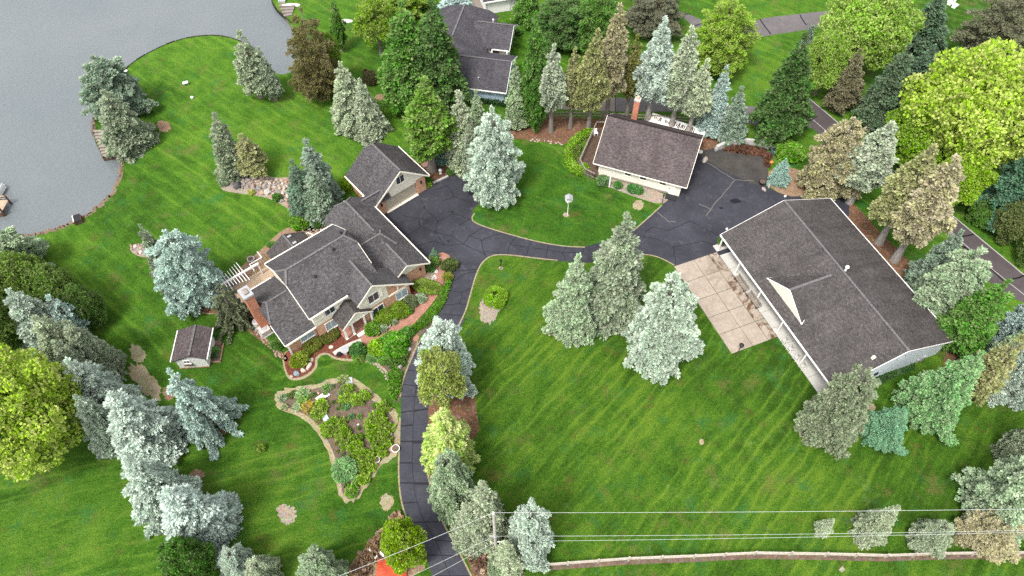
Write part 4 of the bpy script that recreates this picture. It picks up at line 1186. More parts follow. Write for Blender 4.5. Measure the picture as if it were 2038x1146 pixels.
bm = bmesh.new(); box(bm, (4.6, 9.5, .2), (.2, .2, 2.5)); from_bm('column', bm, M_['white'], nb)
bm = bmesh.new(); box(bm, (2.7, 10.2, .2), (.95, .15, 2.1)); from_bm('door', bm, M_['wood_dark'], nb)
pipe(nb, (1.9, 1.3, 3.4), z0, .08, .35, M_['grey']); pipe(nb, (1.4, 14.6, 4.2), z0, .08, .4, M_['white'])
# white garage beyond
wh = thing('garage', 'white garage beyond the lawn at the top of the picture', 'garage', Vector((-4.57, 105.7, 0)), R(15.6))
bm = bmesh.new(); box(bm, (3.0, 3.5, 0), (5.7, 7, 2.5)); from_bm('siding_wall', bm, M_['white_sid'], wh)
roof(wh, gable_polys(-.3, 6.0, -.4, 7.5, 2.55, 4.6, 'x'), M_['roof_dark'], z0)
fascia(wh, [((-.3, -.45, 2.55), (6.0, -.45, 2.55))], z0, M_['white'])
bm = bmesh.new(); box(bm, (2.5, -.03, .05), (3.8, .08, 2.1)); gd2 = from_bm('garage_door', bm, M_['white'], wh)
sheet('driveway_apron', [(940, -20), (968, -20), (965, 28), (956, 24), (940, 18)], 0.014, M_['path_tan'], 0)

# ================================================================== TREES AND PLANTS
def blades(rs, P, D, size, k, spread=0.8, wid=0.34, up=0.15, per_tint=None, flat=0.0, clump=.18):
    """k small needle sprays / leaves per tuft; P tuft points (N,3), D main direction (N,3)"""
    N = len(P)
    size = np.broadcast_to(np.asarray(size, float), (N,))
    rnd = rs.normal(size=(N, k, 3))
    rnd /= np.linalg.norm(rnd, axis=2, keepdims=True) + 1e-9
    d = D[:, None, :] * (1 - spread * 0.5) + rnd * spread
    d[:, :, 2] += up
    if flat: d[:, :, 2] *= (1 - flat)
    d /= np.linalg.norm(d, axis=2, keepdims=True) + 1e-9
    r2 = rs.normal(size=(N, k, 3))
    if flat: r2[:, :, 2] *= (1 - flat)
    s = np.cross(d, r2)
    s /= np.linalg.norm(s, axis=2, keepdims=True) + 1e-9
    L = size[:, None, None] * rs.uniform(.7, 1.25, size=(N, k, 1))
    base = P[:, None, :] + rnd * size[:, None, None] * clump
    v0 = base
    v1 = base + d * L * .55 + s * L * wid
    v2 = base + d * L
    v3 = base + d * L * .55 - s * L * wid
    V = np.stack([v0, v1, v2, v3], 2).reshape(-1, 3)
    Q = np.arange(N * k * 4).reshape(-1, 4)
    tint = rs.uniform(0, 1, size=N) if per_tint is None else per_tint
    hue = rs.uniform(0, 1, size=N)
    T = np.repeat(np.clip(tint[:, None] + rs.uniform(-.22, .22, size=(N, k)), 0, 1).ravel(), 1)
    Hh = np.clip(hue[:, None] + rs.uniform(-.2, .2, size=(N, k)), 0, 1).ravel()
    return V, Q, {'tint': T, 'hue': Hh}
def joinparts(parts):
    V, Q, T, Hh, o = [], [], [], [], 0
    for v, q, a in parts:
        V.append(v); Q.append(q + o); o += len(v); T.append(a['tint']); Hh.append(a['hue'])
    return np.concatenate(V), np.concatenate(Q), {'tint': np.concatenate(T), 'hue': np.concatenate(Hh)}
def trunk_mesh(name, h, r, limbs, seed, lean=0.0):
    rs = random.Random(seed)
    bm = bmesh.new()
    segs = 7
    rings = []
    n = 8
    for i in range(segs + 1):
        t = i / segs
        rad = r * (1.35 if i == 0 else 1.0) * (1 - t) ** 0.8 + 0.015
        cx_, cy_ = lean * t * t * h + rs.uniform(-.03, .03) * h * .1, rs.uniform(-.03, .03) * h * .1
        rings.append([bm.verts.new((cx_ + rad * math.cos(2 * math.pi * k / n), cy_ + rad * math.sin(2 * math.pi * k / n), h * t - (0.1 if i == 0 else 0))) for k in range(n)])
    for a, b in zip(rings, rings[1:]):
        for k in range(n): bm.faces.new((a[k], a[(k + 1) % n], b[(k + 1) % n], b[k]))
    bm.faces.new(rings[-1])
    for (a, b, r0) in limbs: cyl(bm, a, b, r0, r0 * .25, 4)
    me = bpy.data.meshes.new(name)
    bm.to_mesh(me); bm.free()
    me.materials.append(M_['bark'])
    return me
def conifer(name, seed, h=12.0, Rr=2.9, bare=0.04, nb=230, prof='cone', droop=.25, tuft=.50, k=9, gap=0.0, flat=.5, fan=.55, up=.2, dens=.85, spread=.8, wid=.33):
    rs = np.random.RandomState(seed)
    i = np.arange(nb)
    q = ((i + .5) / nb)
    q = 1 - np.sqrt(1 - q * .995) if prof != 'col' else q
    q = bare + (1 - bare) * q
    qn = (q - bare) / (1 - bare)
    if prof == 'cone': rad = (1 - qn) ** .88 * np.minimum(1, .62 + qn * 4.5)
    elif prof == 'round': rad = np.sqrt(np.clip(1 - (qn * 1.0) ** 2.0, 0, 1)) ** 1.15 * np.minimum(1, .6 + qn * 3)
    elif prof == 'col': rad = np.minimum(1, (1 - qn) * 2.2) ** .8 * np.minimum(1, .7 + qn * 3)
    else: rad = (1 - qn) ** .8 * np.minimum(1, .35 + qn * 2.4)
    az = i * 2.399963 + rs.uniform(-.3, .3, nb)
    lobes = 1 + .15 * np.sin(az * 3 + seed + q * 5) + .12 * np.sin(az * 5 + q * 11) + .07 * np.sin(q * 23 + seed)
    ln = Rr * rad * lobes * rs.uniform(.70, 1.16, nb) + .12
    if gap:
        keep = rs.uniform(size=nb) > gap
        az, q, qn, ln, nb = az[keep], q[keep], qn[keep], ln[keep], keep.sum()
    P, D, S, TT = [], [], [], []
    limbs = []
    for b in range(nb):
        L = ln[b]
        dr = np.array([math.cos(az[b]), math.sin(az[b]), 0.0])
        sd_ = np.array([-dr[1], dr[0], 0.0])
        z0_ = q[b] * h
        nt = max(2, int((2 + L * 5.2 * (1 + fan)) * dens))
        u = rs.uniform(.28, 1.0, nt) ** .75
        lat = rs.uniform(-1, 1, nt) * fan * .5 * L * (1.08 - u) * 1.2
        dz = (.28 * u - (droop + .12 * (1 - qn[b])) * u * u * 1.6) * L
        p = dr[None] * (u * L)[:, None] + sd_[None] * lat[:, None]
        p[:, 2] += z0_ + dz + rs.uniform(-.08, .08, nt)
        P.append(p)
        d = dr[None] * .8 + sd_[None] * np.sign(lat)[:, None] * .35 + rs.normal(size=(nt, 3)) * .12
        d[:, 2] -= droop * .5 * u
        D.append(d / np.linalg.norm(d, axis=1, keepdims=True))
        S.append(tuft * (.75 + .35 * rs.uniform(size=nt)) * (.75 + .25 * min(1, L / 1.2)))
        bt = rs.uniform(.1, .9)
        TT.append(np.clip(bt * .4 + rs.uniform(0, .65, nt), 0, 1))
        if b % 3 == 0 and L > .5:
            e = dr * L * .85
            limbs.append(((0, 0, z0_), (e[0], e[1], max(.1, z0_ + (.28 * .85 - droop * 1.2) * L)), .035 + .02 * (1 - qn[b])))
    # leader
    nl = 10
    P.append(np.stack([rs.normal(size=nl) * .06, rs.normal(size=nl) * .06, h * (.955 + .05 * np.linspace(0, 1, nl))], 1)); D.append(np.tile([[0, 0, 1.0]], (nl, 1))); S.append(np.full(nl, tuft * .7)); TT.append(rs.uniform(.3, 1, nl))
    P, D, S, TT = np.concatenate(P), np.concatenate(D), np.concatenate(S), np.concatenate(TT)
    V, Q, A = blades(rs, P, D, S * .62, int(k * 1.9), spread, wid * .86, up, TT, flat, .42)
    lo_ = V[:, 2] < .05
    V[lo_, 2] = .05 + .25 * rs.uniform(size=lo_.sum())
    cm = np_mesh(name + '_crown', V, Q, A)
    cm.materials.append(M_['spruce'])
    tm = trunk_mesh(name + '_trunk', h * .96, .17 + .012 * h, limbs, seed)
    return dict(h=h, R=Rr, crown=cm, trunk=tm)
def broadleaf(name, seed, h=11.0, Rr=5.0, z0=.28, nl=46, leaf=.34, tufts=5200, k=5, squash=1.0, wid=.42, fill=.35):
    rs = np.random.RandomState(seed)
    # lobes over a dome
    P, D, T, limbs = [], [], [], []
    zc = h * (z0 + (1 - z0) * .46)
    rz = h * (1 - z0) * .54
    for i in range(nl):
        f = (i + .5) / nl
        cz = 1 - 1.75 * f
        az = i * 2.39996 + rs.uniform(-.25, .25)
        rr_ = math.sqrt(max(0, 1 - cz * cz))
        sc = rs.uniform(.58, .90)
        c = np.array([math.cos(az) * rr_ * Rr * sc, math.sin(az) * rr_ * Rr * sc, zc + cz * rz * sc * squash])
        lr = Rr * rs.uniform(.21, .34)
        nt = int(tufts / nl * (lr / (Rr * .27)) ** 2)
        v = rs.normal(size=(nt, 3)); v /= np.linalg.norm(v, axis=1, keepdims=True)
        out = (c - np.array([0, 0, zc])); out /= np.linalg.norm(out) + 1e-6
        keep = (v @ out > -.35) | (v[:, 2] > .1)
        v = v[keep]
        rad = lr * (1 - fill * rs.uniform(size=len(v)) ** 2)
        P.append(c + v * rad[:, None] * np.array([1, 1, .82])); D.append(v)
        T.append(np.clip(rs.uniform(.15, .85) * .5 + rs.uniform(0, .5, len(v)), 0, 1))
        if i % 2 == 0: limbs.append(((0, 0, h * z0 * (.7 + .5 * rs.uniform())), tuple(c), .03 + Rr * .012))
    P, D, T = np.concatenate(P), np.concatenate(D), np.concatenate(T)
    V, Q, A = blades(rs, P, D, np.full(len(P), leaf * .80), int(k * 1.5), .95, wid, .1, T, .45, .4)
    V[:, 2] = np.maximum(V[:, 2], .05)
    cm = np_mesh(name + '_crown', V, Q, A); cm.materials.append(M_['leaf'])
    tm = trunk_mesh(name + '_trunk', zc + rz * .4, .14 + Rr * .045, limbs, seed)
    return dict(h=h, R=Rr, crown=cm, trunk=tm)
def clipped(name, seed, Rr=1.0, h=1.2, n=1500, leaf=.16, k=4, box_=2.0, spread=.9, rough=.06, mat='leaf', wid=.42):
    """dense shrub, superellipsoid dome; box_ > 2 squares it off"""
    rs = np.random.RandomState(seed)
    v = rs.normal(size=(n, 3)); v[:, 2] = np.abs(v[:, 2]) * 1.0 - .25
    v /= np.linalg.norm(v, axis=1, keepdims=True)
    e = 2.0 / box_
    s = np.sign(v) * np.abs(v) ** e
    bump_ = 1 + rough * np.sin(v[:, 0] * 7 + seed) * np.cos(v[:, 1] * 6) - rs.uniform(0, .10 + rough, n)
    P = s * np.array([Rr, Rr, h * .62]) * bump_[:, None] + np.array([0, 0, h * .40])
    T = np.clip(.5 + .3 * np.sin(v[:, 0] * 5 + seed) + rs.uniform(-.35, .35, n), 0, 1)
    V, Q, A = blades(rs, P, v, np.full(n, leaf), k, spread, wid, .15, T, .4)
    V[:, 2] = np.maximum(V[:, 2], .02)
    cm = np_mesh(name, V, Q, A); cm.materials.append(M_[mat])
    return dict(h=h, R=Rr, crown=cm, trunk=None)

PR = {
    'full': conifer('full_spruce', 1, 12, 3.0, .02, 250, 'cone', .22, .54),
    'full2': conifer('full_spruce_b', 2, 11, 3.0, .02, 240, 'cone', .30, .52, fan=.65),
    'round': conifer('round_spruce', 3, 12, 3.2, .03, 260, 'round', .20, .54),
    'round2': conifer('round_spruce_b', 14, 11, 3.2, .03, 250, 'round', .26, .52, fan=.65),
    'slim': conifer('slim_spruce', 4, 11, 1.7, .04, 190, 'cone', .24, .46),
    'limbed': conifer('limbed_spruce', 5, 14, 2.6, .32, 190, 'fir', .34, .54, gap=.12),
    'limbed2': conifer('limbed_spruce_b', 6, 14, 2.2, .36, 165, 'fir', .38, .52, gap=.18),
    'thin': conifer('thin_spruce', 7, 11, 1.9, .12, 150, 'fir', .34, .46, gap=.22, dens=.75),
    'dark': conifer('dark_fir', 8, 14, 3.3, .05, 240, 'fir', .42, .62, 7, fan=.75, flat=.3, wid=.30, dens=.85),
    'dark2': conifer('dark_fir_b', 9, 14, 3.3, .06, 220, 'fir', .36, .60, 7, fan=.7, flat=.3, dens=.85),
    'cone': conifer('clipped_cone', 10, 9, 2.6, .01, 300, 'cone', .12, .34, 7, fan=.5, dens=1.25),
    'weep': conifer('weeping_spruce', 11, 8, 3.2, .05, 70, 'cone', .42, .42, 9, fan=.14, dens=2.3, flat=.2, up=-.1),
    'star': conifer('star_fir', 12, 6, 2.0, .04, 75, 'cone', .30, .34, 8, fan=.12, dens=2.2, spread=.6),
    'pine': conifer('scraggy_pine', 13, 14, 3.3, .10, 170, 'round', .20, .50, 8, gap=.1, fan=.8, wid=.2, dens=.9),
    'sprig': conifer('small_spruce', 15, 4, 1.4, .02, 110, 'cone', .18, .26, 7),
    'maple': broadleaf('maple', 21, 12, 6.0, .22, 60, .36, 8200),
    'maple2': broadleaf('maple_b', 22, 11, 4.5, .22, 46, .34, 5600),
    'open': broadleaf('open_tree', 23, 9, 3.0, .30, 30, .30, 2100, 5, fill=.6),
    'shrubtree': broadleaf('shrub_tree', 24, 5, 3.0, .08, 34, .26, 3200),
    'ball': clipped('clipped_shrub', 31, 1.0, 1.3, 1700, .15),
    'ball2': clipped('loose_shrub', 32, 1.0, 1.2, 1100, .24, 5, 2.0, 1.1, .16),
    'boxy': clipped('squared_shrub', 33, 1.0, 1.4, 1900, .13, 4, 3.2, .8, .02),
    'drum': clipped('flat_topped_shrub', 34, 1.0, 1.1, 1900, .13, 4, 3.6, .8, .02),
    'hosta': clipped('leafy_plant', 35, .5, .5, 70, .26, 4, 2.0, .9, .2, 'leaf', .40),
    'hosta2': clipped('leafy_plant_b', 36, .5, .6, 90, .22, 4, 2.0, 1.0, .25, 'leaf', .40),
}
# real-world leaf colours
C = dict(silver=(.245, .290, .232), silverpale=(.280, .335, .285), blue=(.215, .275, .250), bluegreen=(.135, .178, .128), greengrey=(.165, .195, .130), tan=(.205, .190, .115), tangreen=(.165, .170, .075), olive=(.105, .108, .034),
         green=(.066, .130, .026), lime=(.205, .265, .045), limeb=(.150, .220, .042), yellow=(.230, .255, .050), brightg=(.068, .138, .028), dark=(.034, .070, .022), dkgreen=(.048, .088, .026), brown=(.090, .082, .034), pale=(.215, .245, .170), palegreen=(.190, .240, .150), bright2=(.082, .165, .020), yg=(.125, .185, .028), bg2=(.085, .130, .082), redbr=(.060, .024, .018), greydk=(.085, .088, .055))
FB = 1.9
C = {k: tuple(min(.62, x * FB) for x in v) for k, v in C.items()}
BARK = dict(grey=(.25, .22, .19), brown=(.12, .085, .06), pale=(.36, .33, .30))
_rot = random.Random(77)
BADH = []
def place_tree(proto, tip, base, wpx, col, name, label, cat='tree', bark='grey', group=None, jit=.06):
    p = PR[proto]
    B, h = HGT(base, tip)
    h = max(1.0, h)
    r = wpx * .5 * MPP(base[0], base[1], h * .35) * (.90 if 'round' in proto else 1.16 if proto in ('slim', 'limbed2') else .97)
    if h > 19 or h < 2.0: BADH.append((label, round(h, 1), round(r, 1)))
    o = thing(name, label, cat, B, _rot.uniform(0, 6.28), group)
    # the trunk leans gently so that the tip lands where it is seen
    tx, ty = PX((B.x, B.y, h))
    dx = (tip[0] - tx) * MPP(base[0], base[1], h)
    dx = max(-.16 * h, min(.16 * h, dx))
    lean = Vector((dx, 0, 0))
    lean.rotate(Matrix.Rotation(-o.rotation_euler.z, 3, 'Z').to_quaternion())
    sx = r / p['R']; sz = h / p['h']
    shear = Matrix(((sx, 0, lean.x / h * sz, 0), (0, sx, lean.y / h * sz, 0), (0, 0, sz, 0), (0, 0, 0, 1)))
    c = C[col] if isinstance(col, str) else tuple(x * FB for x in col)
    j = _rot.uniform(1 - jit, 1 + jit)
    cr_ = mesh_obj('crown', p['crown'], None, o); cr_.matrix_local = shear; cr_.color = (c[0] * j, c[1] * j, c[2] * j * _rot.uniform(.95, 1.05), 1)
    tr_ = mesh_obj('trunk', p['trunk'], None, o); tr_.matrix_local = shear; tr_.color = (*BARK[bark], 1)
    return o
T = place_tree
SP, PN, DT = 'spruce_tree', 'pine_tree', 'broadleaf_tree'
# --- by the lake and the west lawn
T('round', (188, 113), (246, 222), 112, 'bluegreen', SP, 'large rounded grey green spruce leaning over the lake shore')
T('full2', (214, 182), (262, 288), 108, 'greengrey', SP, 'grey green spruce with brownish tip beside the shore landing')
T('thin', (480, 63), (520, 192), 80, 'greengrey', SP, 'tall slim spruce near the tip of the grassy point')
T('thin', (515, 95), (550, 199), 44, 'greengrey', SP, 'smaller thin spruce with bare lower trunk right of the tall slim one')
T('pine', (612, 16), (640, 196), 98, 'brown', PN, 'large brownish pine on the lake bank, half bare')
T('open', (662, 68), (668, 170), 46, 'yg', DT, 'small yellow green tree against the brownish pine')
T('thin', (668, -8), (680, 100), 40, 'green', SP, 'narrow green conifer above the yellow green tree at the top')
T('open', (745, -5), (760, 110), 92, 'yg', DT, 'loose light green tree on the neighbour lawn at the top')
T('slim', (456, 228), (468, 346), 54, 'greengrey', SP, 'narrow grey green spruce left of the rock bed')
T('thin', (482, 268), (509, 346), 74, 'tangreen', SP, 'small yellowish spruce leaning behind the rock bed')
T('slim', (607, 279), (648, 400), 60, 'bluegreen', SP, 'tallest of three dark blue green spruces behind the house')
T('slim', (588, 320), (612, 425), 52, 'bg2', SP, 'blue green spruce standing in the right end of the rock bed')
T('slim', (628, 331), (645, 434), 56, 'bluegreen', SP, 'blue green spruce closest to the house wall')
T('full', (678, 126), (708, 250), 96, 'pale', SP, 'pale silvery spruce on the lawn, left one of a pair')
T('full2', (717, 158), (738, 264), 76, 'pale', SP, 'shorter pale spruce with bare trunk, right one of a pair')
T('round', (364, 462), (398, 592), 118, 'blue', SP, 'big bright blue spruce at the rock bed left of the house')
T('full', (307, 450), (345, 566), 64, 'greengrey', SP, 'green grey spruce touching the big bright blue spruce')
T('star', (452, 568), (470, 640), 84, (.088, .102, .060), SP, 'dark drooping fir with star shaped boughs by the side of the house')
# --- behind and right of the house
T('dark', (812, 6), (818, 205), 150, 'green', SP, 'dark green fir left of the neighbour roof, left of two', 'tree', 'brown')
T('dark2', (868, 2), (872, 208), 150, 'dkgreen', SP, 'dark green fir touching the neighbour roof, right of two', 'tree', 'brown')
T('dark2', (785, 40), (800, 200), 74, 'green', SP, 'lighter green fir at the outer left of the dark fir group', 'tree', 'brown')
T('limbed', (853, 156), (860, 338), 126, (.090, .150, .028), SP, 'yellow green conifer with bare trunk behind the attached garage')
T('slim', (911, 184), (925, 328), 66, 'pale', SP, 'pale tan green spruce left of the large silver spruce')
T('slim', (947, 180), (953, 278), 38, 'palegreen', SP, 'small pale green spire in front of the blue neighbour wall')
T('slim', (933, 250), (940, 345), 44, 'greengrey', SP, 'ragged grey spruce tucked behind the large silver spruce')
T('round', (978, 215), (985, 388), 108, 'silver', SP, 'large silver green spruce at the corner of the driveway court')
T('dark2', (1067, 28), (1060, 250), 84, 'brightg', SP, 'tall bright green conifer right of the neighbour house', 'tree', 'brown')
T('slim', (1019, 122), (1028, 250), 38, 'palegreen', SP, 'thin blue green spruce against the neighbour gable')
T('limbed2', (1098, 90), (1096, 262), 56, 'pale', SP, 'pale spruce with grey trunk left of the tan row')
T('limbed2', (1139, 97), (1135, 254), 46, 'tangreen', SP, 'slender tan green spruce with bare trunk in the needle bed')
T('limbed', (1184, 60), (1170, 262), 80, 'tangreen', SP, 'olive tan spruce with forked roots left of the cottage deck')
T('limbed', (1231, 10), (1205, 240), 86, 'tan', SP, 'tall grey tan spruce rising behind the cottage roof corner')
T('limbed2', (1261, 70), (1246, 238), 46, 'olive', SP, 'thin olive spruce left of the cottage chimney')
T('limbed', (1318, 38), (1287, 246), 94, 'silver', SP, 'silver blue spruce on a long pale trunk right of the chimney', 'tree', 'pale')
T('limbed', (1371, 55), (1334, 258), 88, 'pale', SP, 'pale tan spruce above the white wood pile', 'tree', 'pale')
T('limbed2', (1408, 120), (1368, 268), 56, 'pale', SP, 'shorter pale spruce at the right end of the white wood pile', 'tree', 'pale')
T('slim', (1441, 133), (1412, 262), 46, 'blue', SP, 'narrow light blue spruce right of the white wood pile', 'tree', 'pale')
T('slim', (1462, 175), (1453, 274), 46, 'bluegreen', SP, 'blue green spruce beside the curved stone wall')
T('dark', (1556, 72), (1540, 272), 128, 'dkgreen', SP, 'broad dark green spruce behind the curved stone wall', 'tree', 'brown')
T('pine', (1442, -12), (1428, 138), 122, 'yg', PN, 'bushy yellow green pine in front of the upper lane', 'tree', 'brown')
T('pine', (1118, -25), (1120, 88), 116, 'dkgreen', PN, 'dark green tree at the top right of the white garage', 'tree', 'brown')
T('pine', (1200, -40), (1188, 98), 100, 'green', PN, 'mid green tree left of the tall grey tan spruce', 'tree', 'brown')
T('pine', (1310, -40), (1298, 62), 110, 'greydk', PN, 'grey brown pine at the top edge above the silver blue spruce', 'tree', 'brown')
T('dark', (1042, -55), (1048, 45), 66, 'green', SP, 'green conifer at the top edge right of the white garage', 'tree', 'brown')
T('slim', (905, -28), (908, 20), 52, 'blue', SP, 'blue spruce at the top edge behind the neighbour roof')
T('round', (800, -60), (806, 20), 100, 'yg', SP, 'light green tree at the top edge left of the neighbour roof')
T('maple', (1722, -22), (1692, 140), 176, 'limeb', DT, 'large lime green maple at the top behind the road')
T('maple2', (1632, 62), (1622, 188), 90, 'limeb', DT, 'smaller lime green maple beside the road bend')
T('dark2', (1838, -12), (1815, 120), 112, (.060, .095, .055), SP, 'dusty blue green spruce right of the top maple', 'tree', 'brown')
T('dark', (1604, 44), (1600, 105), 30, 'bluegreen', SP, 'small dark spire between the lane and the maple')
T('dark2', (1688, 100), (1668, 215), 82, (.100, .095, .052), SP, 'brownish spruce below the top maple', 'tree', 'brown')
T('dark', (1766, 92), (1738, 248), 104, (.072, .105, .058), SP, 'grey green fir between the two lime maples', 'tree', 'brown')
T('dark2', (1828, 92), (1798, 215), 92, (.066, .105, .062), SP, 'dusky fir behind the largest lime maple', 'tree', 'brown')
T('maple', (1930, 130), (1888, 330), 262, 'lime', DT, 'largest yellow lime maple at the right')
T('maple2', (1812, 212), (1795, 330), 122, (.120, .200, .020), DT, 'deeper green maple at the left foot of the largest lime maple')
T('maple2', (1905, 305), (1880, 405), 96, (.150, .230, .022), DT, 'low lime maple behind the pale tan spruce by the outbuilding')
T('sprig', (1877, 95), (1880, 145), 48, 'bg2', SP, 'small dark blue spruce alone on the upper right lawn')
T('pine', (1985, -25), (1950, 135), 140, 'greydk', PN, 'grey twiggy pine in the upper right corner', 'tree', 'brown')
T('pine', (2050, -20), (2015, 150), 100, 'greydk', PN, 'grey green pine cut off by the upper right edge', 'tree', 'brown')
T('dark', (2034, 262), (1985, 432), 138, (.050, .100, .060), SP, 'dark blue green fir at the right edge below the largest maple', 'tree', 'brown')
T('shrubtree', (2010, 410), (1995, 470), 84, (.085, .105, .035), 'bush', 'olive brown thicket along the right side of the road', 'bush')
T('shrubtree', (1950, 405), (1945, 440), 56, 'green', 'bush', 'green bush below the dark blue green fir', 'bush')
T('shrubtree', (2050, 470), (2040, 520), 70, (.075, .115, .03), 'bush', 'dark bush at the right edge beside the road', 'bush')
# --- row behind the long outbuilding
T('round', (1678, 238), (1640, 376), 116, 'tan', SP, 'broad tan spruce right of the stained old pavement', 'tree', 'pale')
T('limbed', (1766, 244), (1690, 402), 112, 'pale', SP, 'pale grey spruce at the far end of the outbuilding roof', 'tree', 'pale')
T('limbed', (1815, 292), (1748, 484), 112, 'tangreen', SP, 'olive spruce with leaning grey trunk behind the outbuilding', 'tree', 'pale')
T('limbed', (1862, 316), (1779, 518), 126, 'tan', SP, 'pale tan spruce with leaning trunk beside the road gap', 'tree', 'pale')
T('full', (1888, 462), (1835, 572), 92, 'bluegreen', SP, 'blue green spruce below the pale tan spruce')
T('round2', (1908, 500), (1858, 620), 124, 'palegreen', SP, 'broad light green spruce by the road behind the outbuilding')
T('dark', (1962, 560), (1895, 686), 122, 'brightg', SP, 'vivid green spruce at the back corner of the outbuilding', 'tree', 'brown')
T('full2', (2036, 575), (1975, 706), 106, 'blue', SP, 'pale blue spruce right of the vivid green spruce')
T('full', (2056, 640), (1995, 780), 96, 'silver', SP, 'silvery spruce at the right edge below the pale blue one')
T('thin', (1962, 672), (1918, 788), 86, 'tangreen', SP, 'thin olive yellow spruce behind the clipped green cone')
T('full2', (1995, 650), (1955, 745), 70, 'palegreen', SP, 'light green spruce between the olive yellow and silvery ones')
T('cone', (1931, 703), (1832, 826), 128, (.125, .210, .095), SP, 'large dense green cone shaped spruce off the outbuilding corner')
T('cone', (1792, 812), (1746, 868), 92, (.095, .185, .105), SP, 'small dense green cone shaped spruce on the front lawn')
T('round2', (1688, 738), (1638, 862), 116, (.140, .165, .100), SP, 'grey olive spruce covering the near corner of the outbuilding')
T('full', (2052, 808), (2010, 905), 76, 'greengrey', SP, 'grey spruce cut off by the right edge of the front lawn')
T('round', (2030, 935), (1968, 1022), 140, 'palegreen', SP, 'wide pale spruce at the lower right edge')
T('round2', (1980, 1035), (1955, 1070), 102, 'tan', SP, 'round tan spruce at the fence in the lower right')
T('round2', (1856, 1046), (1838, 1078), 70, 'greengrey', SP, 'small round grey green spruce behind the fence')
T('full2', (1735, 1008), (1722, 1062), 70, 'pale', SP, 'small pale spruce on the front lawn under the wires')
T('thin', (1640, 1034), (1628, 1064), 34, 'pale', SP, 'tiny pale sapling left of the small pale spruce')
# --- middle of the front lawn and along the drive
T('full', (1149, 510), (1136, 650), 108, 'palegreen', SP, 'left pale green spruce of three on the front lawn')
T('full', (1240, 428), (1214, 622), 146, 'greengrey', SP, 'tallest middle spruce of three on the front lawn')
T('round', (1322, 548), (1306, 712), 138, 'silver', SP, 'right silver spruce of three on the front lawn')
T('round2', (876, 638), (892, 758), 112, 'silverpale', SP, 'whitish spruce leaning over the drive by the brick walk')
T('open', (880, 705), (886, 814), 100, (.190, .225, .058), DT, 'yellow green tree with grey trunk in the drive bed', 'tree', 'grey')
T('slim', (880, 818), (898, 915), 88, (.235, .290, .085), SP, 'pale lime spruce with grey twigs beside the drive')
T('round2', (890, 905), (905, 1000), 98, 'palegreen', SP, 'pale grey green spruce below the pale lime one by the drive')
T('full2', (972, 962), (965, 1062), 116, 'pale', SP, 'pale tan green spruce left of the utility pole')
T('round2', (938, 1010), (945, 1070), 84, 'pale', SP, 'low pale spruce over the drive edge left of the utility pole')
T('round2', (1062, 1008), (1052, 1092), 98, 'silverpale', SP, 'silvery spruce right of the utility pole')
T('full2', (1010, 1080), (1010, 1128), 84, 'pale', SP, 'low pale spruce at the foot of the utility pole')
T('shrubtree', (800, 1052), (812, 1112), 92, (.170, .250, .018), 'bush', 'vivid yellow green bush at the bottom beside the drive', 'bush')
T('shrubtree', (988, 1120), (990, 1140), 42, 'palegreen', 'bush', 'small green bush below the utility pole at the bottom edge', 'bush')
# --- left edge and the diagonal row
T('maple', (28, 768), (98, 895), 240, (.245, .310, .055), DT, 'large lime green maple at the left edge')
T('round', (0, 462), (48, 548), 120, 'palegreen', SP, 'pale green spruce at the left edge beside the dock')
T('thin', (48, 508), (88, 568), 70, 'blue', SP, 'blue spruce showing between green trees near the lake corner')
T('thin', (112, 545), (130, 588), 34, 'blue', SP, 'small blue spruce peeking out on the left lawn edge')
T('maple2', (20, 520), (72, 622), 128, (.100, .150, .034), DT, 'dark green tree behind the first silver spruce on the left')
T('maple2', (100, 540), (138, 624), 96, (.095, .145, .034), DT, 'mid green tree on the lawn edge right of the dark green one')
T('shrubtree', (165, 578), (190, 640), 70, (.085, .140, .034), DT, 'last green tree of the thicket at the edge of the west lawn')
T('maple2', (-25, 590), (40, 700), 120, (.090, .135, .034), DT, 'dark green tree cut by the left edge above the lime maple')
T('full', (40, 580), (120, 690), 124, 'silver', SP, 'first silver blue spruce of the diagonal row')
T('thin', (120, 590), (165, 672), 72, 'blue', SP, 'blue spruce on the lawn side of the diagonal row')
T('full2', (95, 632), (170, 742), 122, 'pale', SP, 'olive tinged silver spruce second in the diagonal row')
T('full2', (160, 640), (215, 742), 88, 'pale', SP, 'tan silver spruce on the lawn side of the second in the row')
T('full', (128, 680), (192, 772), 100, 'pale', SP, 'pale spruce third along the diagonal row above the lime maple')
T('full', (160, 718), (222, 812), 118, 'silverpale', SP, 'white blue spruce fourth in the diagonal row')
T('full2', (242, 785), (308, 880), 152, 'silverpale', SP, 'widest whitish spruce in the middle of the diagonal row')
T('full2', (195, 790), (232, 872), 92, 'silver', SP, 'silver spruce on the maple side of the widest whitish one')
T('full2', (282, 914), (340, 1000), 128, 'silverpale', SP, 'whitish spruce second from the lower end of the diagonal row')
T('full', (362, 975), (412, 1056), 146, 'silverpale', SP, 'whitish spruce at the lower end of the diagonal row')
T('weep', (345, 738), (425, 848), 138, (.225, .285, .245), SP, 'weeping blue green spruce below the garden shed')
T('shrubtree', (386, 1096), (400, 1142), 96, 'brightg', 'bush', 'bright green bush at the bottom end of the diagonal row', 'bush')
T('round2', (470, 1098), (480, 1128), 66, 'silver', SP, 'small round silver spruce at the bottom edge')
T('round2', (528, 1118), (535, 1150), 66, 'pale', SP, 'pale spruce cut by the bottom edge right of the round silver one')
T('round2', (640, 1105), (645, 1148), 86, 'palegreen', SP, 'pale spruce at the bottom edge left of the brush pile')
